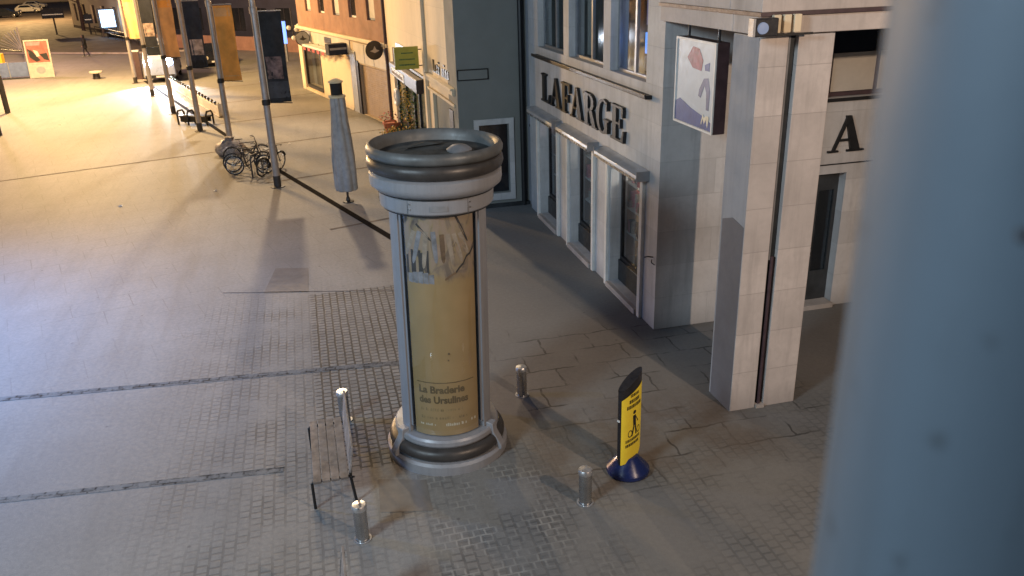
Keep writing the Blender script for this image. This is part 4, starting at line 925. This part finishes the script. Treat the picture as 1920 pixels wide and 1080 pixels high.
# two further poles at the left edge
t = thing('street_pole', 'tall thin pole by the left edge, the farther of two', 'pole', (-26.17, 43.41, 0), 0, 'poles cut by the left edge of the picture')
B().tube([(0, 0, 0), (0, 0, 6.2)], [.12, .09], 14).build('pole', 'pole', t); B().tube([(0, 0, .0), (0, 0, 1.9)], .135, 14).build('sleeve', 'pole_dark', t)
dup(t, (-23.0, 37.07, 0), 0, 'thin pole by the left edge with dark foot, the nearer of two')

# ================================================================== BICYCLES
def bicycle(label, loc, rz, lean=0.0, mat='dark_metal', tyre='rubber'):
    t = thing('bicycle', label, 'bicycle', loc, rz, 'bicycles parked by the nearest flagpole'); t.rotation_euler = (lean, 0, rz)
    Rw = .335; xr, xf = -.52, .53
    for x, nm in ((xr, 'wheel'), (xf, 'wheel')):
        T = Matrix.Translation((x, 0, Rw)) @ Matrix.Rotation(pi/2, 4, 'X')
        wh = B().torus(Rw-.022, .024, 32, 8, T=T).build(nm, tyre, t)
        b = B().torus(Rw-.05, .010, 32, 6, T=T)
        for i in range(12):
            a = 2*pi*i/12; b.tube([(x, .02*(-1)**i, Rw), (x+(Rw-.05)*cos(a), 0, Rw+(Rw-.05)*sin(a))], .0035, 4)
        b.tube([(x, -.05, Rw), (x, .05, Rw)], .02, 8); b.build('rim', 'steel', wh)
    b = B(); bb = (-.08, 0, .28); st = (-.20, 0, .78); hd = (.36, 0, .80); hb = (.39, 0, .68)
    for p, q, r in ((bb, st, .018), (st, (.355, 0, .79), .018), (bb, hb, .021), (hd, hb, .022), (bb, (xr, .0, Rw), .012), ((-.19, 0, .72), (xr, 0, Rw), .011), (hb, (xf, 0, Rw), .015), (hd, (.33, 0, .92), .015)): b.tube([p, q], r, 8)
    fr_ = b.build('frame', mat, t)
    B().tube([(-.22, 0, .88), (-.20, 0, .78)], .014, 8).build('seat_post', 'steel', fr_)
    B().loft([[(-.36, y*1, .90+.01) for y in (-.08, 0, .08)] + [(-.36, y, .93) for y in (.08, 0, -.08)], [(-.22, y*.7, .905) for y in (-.08, 0, .08)] + [(-.22, y*.7, .935) for y in (.08, 0, -.08)], [(-.08, y*.2, .91) for y in (-.08, 0, .08)] + [(-.08, y*.2, .93) for y in (.08, 0, -.08)]]).build('saddle', 'black', t, 40)
    B().tube([(.20, -.28, .98), (.30, -.24, 1.0), (.34, 0, .93), (.30, .24, 1.0), (.20, .28, .98)], .013, 8).build('handlebar', 'black', t)
    T = Matrix.Translation((-.08, 0, .28)) @ Matrix.Rotation(pi/2, 4, 'X')
    b = B().torus(.09, .008, 20, 6, T=T).tube([(-.08, .05, .28), (-.0, .06, .13)], .01, 6).tube([(-.08, -.05, .28), (-.16, -.06, .43)], .01, 6).box(-.05, .05, .06, .14, .12, .14); b.build('crank', 'black', t)
    for x in (xr, xf):
        rings = [[(x+(Rw+.02)*cos(a), y, Rw+(Rw+.02)*sin(a)) for y in (-.03, .03)] + [(x+(Rw+.03)*cos(a), y, Rw+(Rw+.03)*sin(a)) for y in (.03, -.03)] for a in [rad(20+i*12) for i in range(12)]]
        B().loft(rings).build('mudguard', 'black', t)
    return t
bk = bicycle('dark bicycle with its rear wheel towards the open square, foremost of the group', (-9.05, 28.15, 0), rad(4), rad(-6))
dup(bk, (-9.25, 28.65, 0), rad(12), 'dark bicycle in the middle of the group, leaning on the one in front'); 
bk2 = dup(bk, (-8.35, 28.25, 0), rad(70), 'bicycle turned end on right beside the nearest flagpole'); bk2.rotation_euler = (rad(7), 0, rad(70))
bk3 = dup(bk, (-9.6, 29.8, 0), rad(20), 'bicycle rearmost in the group next to the grey sack')
st = thing('bicycle_stand', 'low hoop shaped metal stand among the parked bicycles', 'bicycle stand', (-8.75, 28.0, 0), rad(75))
B().tube([(-.35, 0, 0), (-.35, 0, .62), (-.28, 0, .75), (.28, 0, .75), (.35, 0, .62), (.35, 0, 0)], .028, 10).build('hoop', 'dark_metal', st)
B().box(-.42, -.28, -.06, .06, 0, .015).box(.28, .42, -.06, .06, 0, .015).build('foot_plate', 'dark_metal', st, 0)
# grey sack at the foot of the second pole
b = B(); rings = []
for i, (z, r) in enumerate(((0.002, .36), (.10, .46), (.28, .50), (.44, .40), (.56, .24), (.62, .12), (.70, .14))):
    rings.append([((r+.05*sin(j*1.9+i*2.1))*cos(2*pi*j/20)*1.15, (r+.05*sin(j*2.7+i))*sin(2*pi*j/20), z+.02*sin(j*3)) for j in range(20)])
o = b.loft(rings).build('rubbish_sack', 'bag', None, 60); o.location = (-10.75, 31.45, 0); tag(o, 'lumpy grey sack slumped against the foot of the second flagpole', 'sack')

# ================================================================== LONG PALE STAND AND LOW BLACK BENCH
A_, Z_ = Vector((-13.87, 40.02, 0)), Vector((-21.03, 52.3, 0)); L_ = (Z_-A_).length; an = math.atan2(Z_.y-A_.y, Z_.x-A_.x)
t = thing('bicycle_dock_row', 'long low pale stand topped by a row of dark knobs behind the flagpoles', 'bicycle stand', A_, an)
B().box(0, L_, -.05, .05, .06, .45).build('panel', 'light_panel', t, 0, .01)
B().box(-.05, L_+.05, -.14, .14, 0, .055).build('base', 'kerb', t, 0)
B().box(-.05, .03, -.10, .10, .0, .66).build('end_post', 'white_paint', t, 0, .01)
for i in range(19):
    x = .35+i*(L_-.6)/18; b = B().tube([(x, -.02, .45), (x, -.02, .53)], .03, 8).sphere((x, -.02, .58), .08, 10, 6, .9); b.build('knob', 'black_plastic', t)
t = thing('low_bench', 'low black bench with hoop armrests between the third and fourth flagpoles', 'bench', (-14.7, 38.45, 0), rad(-18))
B().box(-.55, .95, -.22, .22, .34, .42).build('seat', 'dark_metal', t, 0, .02); B().box(-.5, .9, .16, .20, .12, .34).box(-.5, .9, -.2, -.16, .12, .34).build('apron', 'black', t, 0)
for x in (-.60, -.05, .98): B().tube([(x, -.24, 0), (x, -.24, .5), (x, -.15, .62), (x, .15, .62), (x, .24, .5), (x, .24, 0)], .045, 10).build('armrest', 'black', t)

# ================================================================== VEHICLES
def vehicle(name, label, cat, loc, rz, L_, Wd, H_, paint, prof, group=None, lights='head', glassprof=None):
    """prof: side outline (x forward, z); body narrows towards the roof"""
    t = thing(name, label, cat, loc, rz, group)
    def half(z): return Wd/2*(1-.14*max(0, (z-H_*.5)/(H_*.5)))
    b = B(); n = len(prof)
    vs = [(x, -half(z), z) for x, z in prof] + [(x, half(z), z) for x, z in prof]
    b.add(vs, [tuple(range(n))[::-1], tuple(range(n, 2*n))] + [(i, (i+1) % n, (i+1) % n+n, i+n) for i in range(n)]); bd = b.build('body', paint, t, 30, .05)
    for poly, nm in glassprof:
        if nm == 'side':
            for s_ in (-1, 1): B().add([(x, s_*(half(z)+.012), z) for x, z in poly], [tuple(range(len(poly)))]).build('side_window', 'glass_dark', t, 0)
        else:
            (x0, z0), (x1, z1) = poly; w0, w1 = half(z0)-.08, half(z1)-.08; dx = .015 if nm == 'front' else -.015
            B().add([(x0+dx, -w0, z0+.01), (x0+dx, w0, z0+.01), (x1+dx, w1, z1+.01), (x1+dx, -w1, z1+.01)], [(0, 1, 2, 3)]).build('windscreen' if nm == 'front' else 'rear_window', 'glass_dark', t, 0)
    for x in (L_*.31, -L_*.30):
        for s_ in (-1, 1):
            T = Matrix.Translation((x, s_*(Wd/2-.10), .33)) @ Matrix.Rotation(pi/2, 4, 'X')
            wh = B().lathe([(.0, -.11), (.30, -.11), (.33, -.08), (.33, .08), (.30, .11), (0, .11)], 24, T=T).build('wheel', 'rubber', t, 30)
            B().lathe([(.0, .118), (.19, .116), (.20, .112)], 16, T=T).lathe([(.0, -.118), (.19, -.116), (.20, -.112)], 16, T=T).build('hub_cap', 'steel', wh, 30)
    for s_ in (-1, 1):
        hl = 'headlight' if lights == 'head' else 'light_panel'
        T = Matrix.Translation((L_/2+.01, s_*(Wd/2-.30), 1.28 if H_ > 1.7 else .66)) @ Matrix.Rotation(pi/2, 4, 'Y')
        hr = .22 if H_ > 1.7 else .13; B().lathe([(hr, -.06), (hr, .012), (0, .03)], 18, T=T).build('headlight', hl, t)
        B().box(-L_/2-.012, -L_/2+.03, s_*(Wd/2-.24)-.10, s_*(Wd/2-.24)+.10, .70, .88).build('tail_light', 'red_paint', t, 0)
        B().box(L_*.22, L_*.27, s_*(Wd/2+.02)-.09, s_*(Wd/2+.02)+.09, H_*.52, H_*.62).build('mirror', 'black_plastic', t, 0, .02)
    B().box(L_/2-.02, L_/2+.05, -Wd/2+.05, Wd/2-.05, .28, .48).build('front_bumper', 'dark_metal', t, 0, .02); B().box(-L_/2-.05, -L_/2+.02, -Wd/2+.05, Wd/2-.05, .28, .48).build('rear_bumper', 'dark_metal', t, 0, .02)
    B().box(L_/2+.051, L_/2+.06, -.26, .26, .33, .44).build('number_plate', 'white_paint', t, 0)
    return t
van = vehicle('van', 'pale blue van with both headlights glaring towards the square', 'van', (-22.75, 56.1, 0), rad(-74), 4.9, 1.9, 2.42, 'van_body',
    [(-2.45, .35), (-2.45, 2.3), (-2.3, 2.42), (1.3, 2.42), (1.6, 2.32), (2.15, 1.65), (2.42, 1.5), (2.45, 1.4), (2.45, .35)],
    glassprof=[([(2.13, 1.68), (1.63, 2.28)], 'front'), ([(.1, 1.5), (.2, 2.2), (1.4, 2.2), (1.9, 1.5)], 'side')])
d = Vector((cos(rad(-74)), sin(rad(-74)), 0))
for s_ in (-1, 1):
    p = Vector((-22.75, 56.1, 1.3)) + d*2.6 + Vector((-d.y, d.x, 0))*s_*.65
    lamp('van_headlight_beam', p, (.85, .9, 1), 4200, .1, 'SPOT', tuple(p + d*9 - Vector((0, 0, 1.5))), 70, .6)
CAR = [(-2.1, .32), (-2.1, .85), (-1.95, 1.0), (-1.35, 1.42), (.25, 1.45), (1.0, 1.0), (1.95, .85), (2.1, .7), (2.1, .32)]
CG = [([(.97, 1.02), (.3, 1.40)], 'front'), ([(-1.9, 1.02), (-1.4, 1.38)], 'rear'), ([(-1.5, 1.0), (-1.15, 1.35), (.2, 1.38), (.75, 1.0)], 'side')]
vehicle('parked_car', 'dark car standing behind the van by the dark glazed building', 'car', (-22.2, 63.5, 0), rad(-60), 4.2, 1.75, 1.45, 'car_dark', CAR, lights='off', glassprof=CG)
c1 = vehicle('parked_car', 'white parked car in the middle of the row at the top left', 'car', (-86, 157, 0), rad(12), 4.2, 1.8, 1.45, 'car_white', CAR, 'cars parked along the far street', 'off', CG)
dup(c1, (-94.5, 175, 0), rad(10), 'white parked car farthest along the row at the top left')
vehicle('parked_car', 'dark parked car with pale bonnet nearest in the row at the top left', 'car', (-82, 142.5, 0), rad(14), 4.2, 1.8, 1.45, 'car_dark', CAR, 'cars parked along the far street', 'off', CG)

# ================================================================== STREET FURNITURE OF THE FAR SQUARE
t = thing('advertising_panel', 'glowing pale blue advertising panel in a dark blue frame on two legs', 'advertising panel', (-43.4, 94.4, 0), rad(22))
B().box(-.95, .95, -.13, .13, .85, 2.95).build('case', 'screen_frame', t, 0, .04); B().box(-.72, .72, -.14, -.131, 1.0, 2.78).build('screen', 'screen', t, 0)
for x in (-.7, .7): B().box(x-.09, x+.09, -.08, .08, 0, .85).build('leg', 'brown_side', t, 0)
lamp('panel_glow', (-44.3, 94.2, 1.9), (.5, .7, 1), 60, .5)
t = thing('shadow_strip', 'black strip for the shelter shadow behind the glowing panel below the cream house', 'wall', (-43.4, 93.8, 0), rad(-42))  # shelter shadow at the house foot, put in as a black strip
B().box(0, 6.6, -.12, .12, 0, .42).build('wall', 'black', t, 0); B().box(-.03, 6.63, -.16, .16, .421, .50).build('strip_top', 'shutter', t, 0)
t = thing('totem', 'slim dark totem with a small pink light beside the farthest flagpole', 'totem', (-24.3, 55.6, 0), rad(10))
B().box(-.30, .30, -.16, .16, .02, 1.80).build('case', 'brown_side', t, 0, .03); B().box(-.30, .30, -.17, .17, 1.801, 1.88).build('cap', 'white_paint', t, 0); B().sphere((-.18, -.17, 1.05), .085).build('pink_light', 'pink_lamp', t); B().box(-.4, .4, -.25, .25, 0, .02).build('foot', 'kerb', t, 0)
t = thing('poster_stand', 'leaning white framed stand with a red and black poster above an empty white panel', 'poster stand', (-32.1, 58.3, 0), rad(14)); t.scale = (.92, .92, .94)
b = B(); T = Matrix.Rotation(rad(-7), 4, 'X')
fr_ = B()
for x0, x1 in ((-.85, -.75), (.75, .85)): fr_.box(x0, x1, -.05, .05, 0, 2.7, T=T)
for z0, z1 in ((0.02, .10), (1.0, 1.1), (2.6, 2.7)): fr_.box(-.749, .749, -.05, .05, z0, z1, T=T)
fr_.build('frame', 'stand_frame', t, 0)
pb = B().box(-.749, .749, -.03, .03, 1.101, 2.599, T=T).build('poster', simple('poster_red', (.30, .10, .085), .6, 0, .3, 2, 0), t, 0)
def pf(poly, mat, e): B().prism(poly, lambda a, z: tuple(T @ Vector((a, -.031, z))), lambda a, z: tuple(T @ Vector((a, -.036-e, z)))).build('printed_shape', mat, pb, 0)
pf([(-.7, 2.1), (-.35, 1.9), (.1, 1.25), (-.2, 1.15), (-.6, 1.5)], 'black', 0); pf([(.1, 1.7), (.6, 1.75), (.7, 1.2), (.35, 1.3)], 'black', 0); pf([(-.3, 2.0), (0, 1.9), (.1, 1.55), (-.1, 1.5)], 'light_panel', .002); pf([(-.7, 2.55), (.3, 2.55), (.2, 2.3), (-.7, 2.3)], simple('poster_pink', (.42, .20, .22), .6, 0, .2, 2, 0), 0)
B().box(-.749, .749, -.03, .03, .101, .999, T=T).build('lower_panel', 'stand_frame', t, 0)
B().prism([(.32*cos(q*pi/8), .55+.26*sin(q*pi/8)) for q in range(16)], lambda a, z: tuple(T @ Vector((a, -.031, z))), lambda a, z: tuple(T @ Vector((a, -.036, z)))).build('window_mark', 'cool_stone', t, 0)
for x in (-.6, .6): B().tube([(x, .1, .0), (x, .75, 0.02)], .03).tube([(x, .75, .02), (x, .15, 1.9)], .025).build('back_stay', 'grey_metal', t)
t = thing('barrier_screen', 'low blue fabric barrier at the left edge beside the poster stand', 'barrier', (-35.6, 57.9, 0), rad(14))
for i in range(3): B().box(-1.8+i*1.6, -.24+i*1.6, -.02, .02, .12, 1.08).build('fabric', 'blue_fab', t, 0)
for i in range(4): B().tube([(-1.82+i*1.6, 0, 0), (-1.82+i*1.6, 0, 1.14)], .035).build('post', 'grey_metal', t)
B().box(-1.8, 2.9, -.3, .3, 0, .05).build('foot', 'navy_cloth', t, 0)
t = thing('yellow_box', 'bright yellow box with a white rim standing behind the blue barrier', 'box', (-36.3, 59.8, 0), rad(14))
B().box(-1.3, .8, -.35, .35, .9, 1.55).build('box', 'ybox', t, 0, .03); B().box(-1.35, .85, -.4, .4, .80, .899).build('rim', 'white_paint', t, 0); B().box(-1.2, .7, -.3, .3, 0, .799).build('stand', 'grey_metal', t, 0)
# folded slatted screen behind it
t = thing('slatted_canopy', 'pale fan shaped slatted canopy standing behind the blue barrier', 'canopy', (-45.2, 78.6, 0), rad(18))
for i in range(9):
    a = rad(100+i*9); B().loft([[(.6+r*cos(a)-.02, y, .1+r*sin(a)) for r in (.2, 1.9)] + [(.6+r*cos(a)+.05, y, .1+r*sin(a)) for r in (1.9, .2)] for y in (-.05, .05)]).build('slat', 'light_panel' if i % 2 else 'grey_metal', t, 0)
B().tube([(.6, 0, 0), (.55, 0, 2.2)], .06).build('post', 'light_panel', t)
# handrail along the pavement edge
t = thing('handrail', 'low metal handrail along the pavement edge behind the walking person', 'railing', (-46.5, 97.5, 0), math.atan2(76.3-97.5, -31.2+46.5))
L_ = math.hypot(76.3-97.5, -31.2+46.5)
B().tube([(0, 0, .9), (L_, 0, .9)], .05).tube([(0, 0, .5), (L_, 0, .5)], .03).build('rail', 'dark_metal', t)
for i in range(9): B().tube([(i*L_/8, 0, 0), (i*L_/8, 0, .9)], .035).build('post', 'dark_metal', t)
# street sign posts and bare trees near the top edge
def sign_post(label, loc, h, plate):
    t = thing('sign_post', label, 'sign', loc, rad(25), 'sign posts by the far road')
    B().tube([(0, 0, 0), (0, 0, h)], .09).build('post', 'dark_metal', t); B().box(-plate/2, plate/2, -.16, -.1, h-1.1, h-.1).build('plate', 'navy_cloth', t, 0, .02); B().box(-plate/2+.1, plate/2-.1, -.165, -.161, h-.72, h-.62).build('lettering', 'grey_metal', t, 0)
sign_post('sign post with a wide dark plate left of the glowing panel', (-52.2, 100, 0), 2.9, 2.3)
sign_post('short sign post with a small plate between the road and the cream house', (-47.5, 98.5, 0), 2.3, .9)
def tree(label, loc, h, seed):
    rr = random.Random(seed); t = thing('bare_tree', label, 'tree', loc, 0, 'trees at the far roadside')
    b = B(); b.tube([(0, 0, 0), (.08, 0, h*.3), (-.03, .05, h*.55), (.1, 0, h)], [.24, .19, .14, .04], 10)
    lv = B()
    for i in range(11):
        z = h*rr.uniform(.4, .95); a = rr.uniform(0, 6.28); l_ = rr.uniform(.9, 2.0); e = (l_*cos(a), l_*sin(a), z+l_*.7)
        b.tube([(0, 0, z), (e[0]*.5, e[1]*.5, z+l_*.25), e], [.07, .045, .012], 6)
        for q in range(70):
            s = rr.uniform(.05, .12); f_ = rr.uniform(.4, 1.1); T = Matrix.Translation((e[0]*f_+rr.gauss(0, .3), e[1]*f_+rr.gauss(0, .3), z+(e[2]-z)*f_+rr.gauss(0, .3))) @ Matrix.Rotation(rr.uniform(0, 6), 4, Vector((rr.random(), rr.random(), rr.random()+.1)).normalized())
            lv.add([(-s, 0, 0), (0, -s*.5, 0), (s, 0, 0), (0, s*.5, 0)], [(0, 1, 2, 3)], T)
    b.build('trunk', 'brown_side', t); lv.build('crown', 'leaf', t, 0)
tree('sparse street tree nearest the row of parked cars at the top left', (-51.7, 105.5, 0), 7.5, 1)
tree('sparse street tree farther up the street at the top left', (-58, 124, 0), 8, 2)
tree('dark street tree behind the cream house corner', (-62.5, 140, 0), 8, 3)

# ================================================================== PERSON
pe = thing('person', 'person in dark hooded coat and dark trousers walking across the far plaza', 'person', (-35.73, 72.47, 0), rad(205))
def skinned(name, joints, edges, mat, parent, sub=2, root=0):
    me = bpy.data.meshes.new(name); me.from_pydata([j[0] for j in joints], edges, []); me.materials.append(M[mat])
    o = bpy.data.objects.new(name, me); COL.objects.link(o); o.parent = parent
    sm = o.modifiers.new('skin', 'SKIN'); sm.use_smooth_shade = True
    for i, j in enumerate(joints): me.skin_vertices[0].data[i].radius = (j[1], j[1]*(j[2] if len(j) > 2 else 1))
    me.skin_vertices[0].data[root].use_root = True
    s = o.modifiers.new('sub', 'SUBSURF'); s.levels = sub; s.render_levels = sub; return o
J = [((0, 0, .95), .13), ((0, 0, 1.15), .12), ((0, 0, 1.36), .14), ((0, 0, 1.48), .06), ((.02, 0, 1.56), .075), ((.03, 0, 1.66), .09), ((.02, 0, 1.74), .06),
     ((0, .17, 1.38), .06), ((.02, .24, 1.13), .045), ((.14, .22, .95), .035), ((.20, .21, .90), .03),
     ((0, -.17, 1.38), .06), ((-.06, -.24, 1.13), .045), ((-.08, -.22, .90), .035), ((-.08, -.22, .83), .03),
     ((.02, .09, .86), .09), ((.16, .09, .50), .06), ((.16, .09, .10), .04), ((.28, .09, .035), .035),
     ((-.02, -.09, .86), .09), ((-.06, -.09, .48), .06), ((-.24, -.09, .14), .04), ((-.16, -.09, .05), .035)]
E_ = [(0, 1), (1, 2), (2, 3), (3, 4), (4, 5), (5, 6), (2, 7), (7, 8), (8, 9), (9, 10), (2, 11), (11, 12), (12, 13), (13, 14), (0, 15), (15, 16), (16, 17), (17, 18), (0, 19), (19, 20), (20, 21), (21, 22)]
hasattr(bpy.types.Mesh, 'skin_vertices')
def person_body():
    me = bpy.data.meshes.new('body'); me.from_pydata([j[0] for j in J], E_, []); me.materials.append(M['trousers'])
    o = bpy.data.objects.new('body', me); COL.objects.link(o); o.parent = pe
    sm = o.modifiers.new('skin', 'SKIN'); sm.use_smooth_shade = True
    if len(me.skin_vertices) == 0:
        import bmesh
        bm = bmesh.new(); bm.from_mesh(me); bm.verts.layers.skin.verify(); bm.to_mesh(me); bm.free()
    sv = me.skin_vertices[0].data
    for i, j in enumerate(J): sv[i].radius = (j[1], j[1])
    sv[0].use_root = True
    s = o.modifiers.new('sub', 'SUBSURF'); s.levels = 2; s.render_levels = 2
person_body()
cr2 = []
for z, rx, ry, x in ((.72, .19, .26, 0), (.95, .17, .22, 0), (1.15, .165, .21, 0), (1.38, .17, .24, 0), (1.46, .12, .16, 0), (1.50, .08, .09, .01)): cr2.append([(x+rx*cos(2*pi*j/20), ry*sin(2*pi*j/20), z) for j in range(20)])
B().loft(cr2).build('coat', 'coat', pe, 60)
for s_ in (1, -1):
    p = [J[7], J[8], J[9]] if s_ == 1 else [J[11], J[12], J[13]]; B().tube([q[0] for q in p], [.085, .068, .055], 12).build('sleeve', 'coat', pe)
hd_ = []
for i in range(1, 9):
    a = pi*i/9; hd_.append([(.0+.125*sin(a)*cos(rad(40)+rad(280)*j/16), .125*sin(a)*sin(rad(40)+rad(280)*j/16), 1.645+.15*cos(a)) for j in range(17)])
B().loft(hd_, closed=False, caps=False).build('hood', 'coat', pe, 60)
B().sphere((.045, 0, 1.64), .085, 14, 10, 1.25).sphere((.135, 0, 1.635), .016, 8, 6).build('face', 'skin', pe)
b = B(); b.sphere((.118, .03, 1.66), .012, 6, 5); b.sphere((.118, -.03, 1.66), .012, 6, 5); b.box(.118, .125, -.022, .022, 1.592, 1.60); b.build('eyes_and_mouth', 'black', pe)
for c_, s_ in (((.22, .21, .87), 1), ((-.08, -.22, .80), -1)):
    b = B(); x, y, z = c_; b.box(x-.018, x+.018, y-.01, y+.01, z-.03, z+.05)
    for q, ln in enumerate((.055, .065, .06, .045)): b.tube([(x-.02+q*.013, y, z-.028), (x-.018+q*.014, y-.006*s_, z-.028-ln*.6), (x-.012+q*.014, y-.018*s_, z-.028-ln)], .006, 6)
    b.tube([(x+.018, y, z+.02), (x+.036, y-.01*s_, z-.02)], .007, 6); b.build('hand', 'skin', pe, 50)
for x, y, z in ((.20, .09, 0), (-.19, -.09, .0)): B().loft([[(x-.10, y-.045, z+.002), (x+.16, y-.04, z+.002), (x+.16, y+.04, z+.002), (x-.10, y+.045, z+.002)], [(x-.09, y-.04, z+.10), (x+.10, y-.03, z+.06), (x+.10, y+.03, z+.06), (x-.09, y+.04, z+.10)]]).build('shoe', 'black', pe, 40)

# ================================================================== NEAR POST
az = rad(34.6); ds = .60; rr_ = ds*sin(rad(10.4))
px, py = ds*sin(az), ds*cos(az)
t = thing('steel_post', 'big blurred blue grey steel post close in front at the right edge', 'post', (px, py, 0))
B().tube([(0, 0, 0), (0, 0, 9.5)], rr_, 40).build('shaft', 'galv', t, 60)
B().lathe([(0, .001), (.22, .001), (.22, .03), (rr_+.02, .05), (rr_+.005, .12)], 24).build('flange', 'galv', t)
b = B(); T = Matrix.Translation((rr_*cos(az+pi-.9)*0 - rr_*sin(az+rad(4)), -rr_*cos(az+rad(4)), 6.655)); b.sphere((0, 0, 0), .004, 10, 6, T=T); b.build('bolt', 'dark_metal', t)

# ================================================================== litter and small scraps on the plaza
for i, (x, y) in enumerate(((-12.05, 24.5), (-9.6, 26.0), (-8.9, 33.2), (-21.4, 39.4))):
    o = B().add([(-.06, -.04, .012), (.07, -.03, .014), (.05, .05, .03), (-.05, .04, .014), (0, 0, .045)], [(0, 1, 4), (1, 2, 4), (2, 3, 4), (3, 0, 4), (3, 2, 1, 0)]).build('paper_scrap', 'white_paint', None, 0); o.location = (x, y, 0); o.rotation_euler.z = i
    tag(o, ['crumpled paper scrap alone on the open paving left of the flagpole shadow', 'crumpled paper scrap beside the nearest flagpole foot', 'crumpled paper scrap on the paving before the cafe front', 'crumpled paper scrap far out on the bright paving'][i], 'litter')
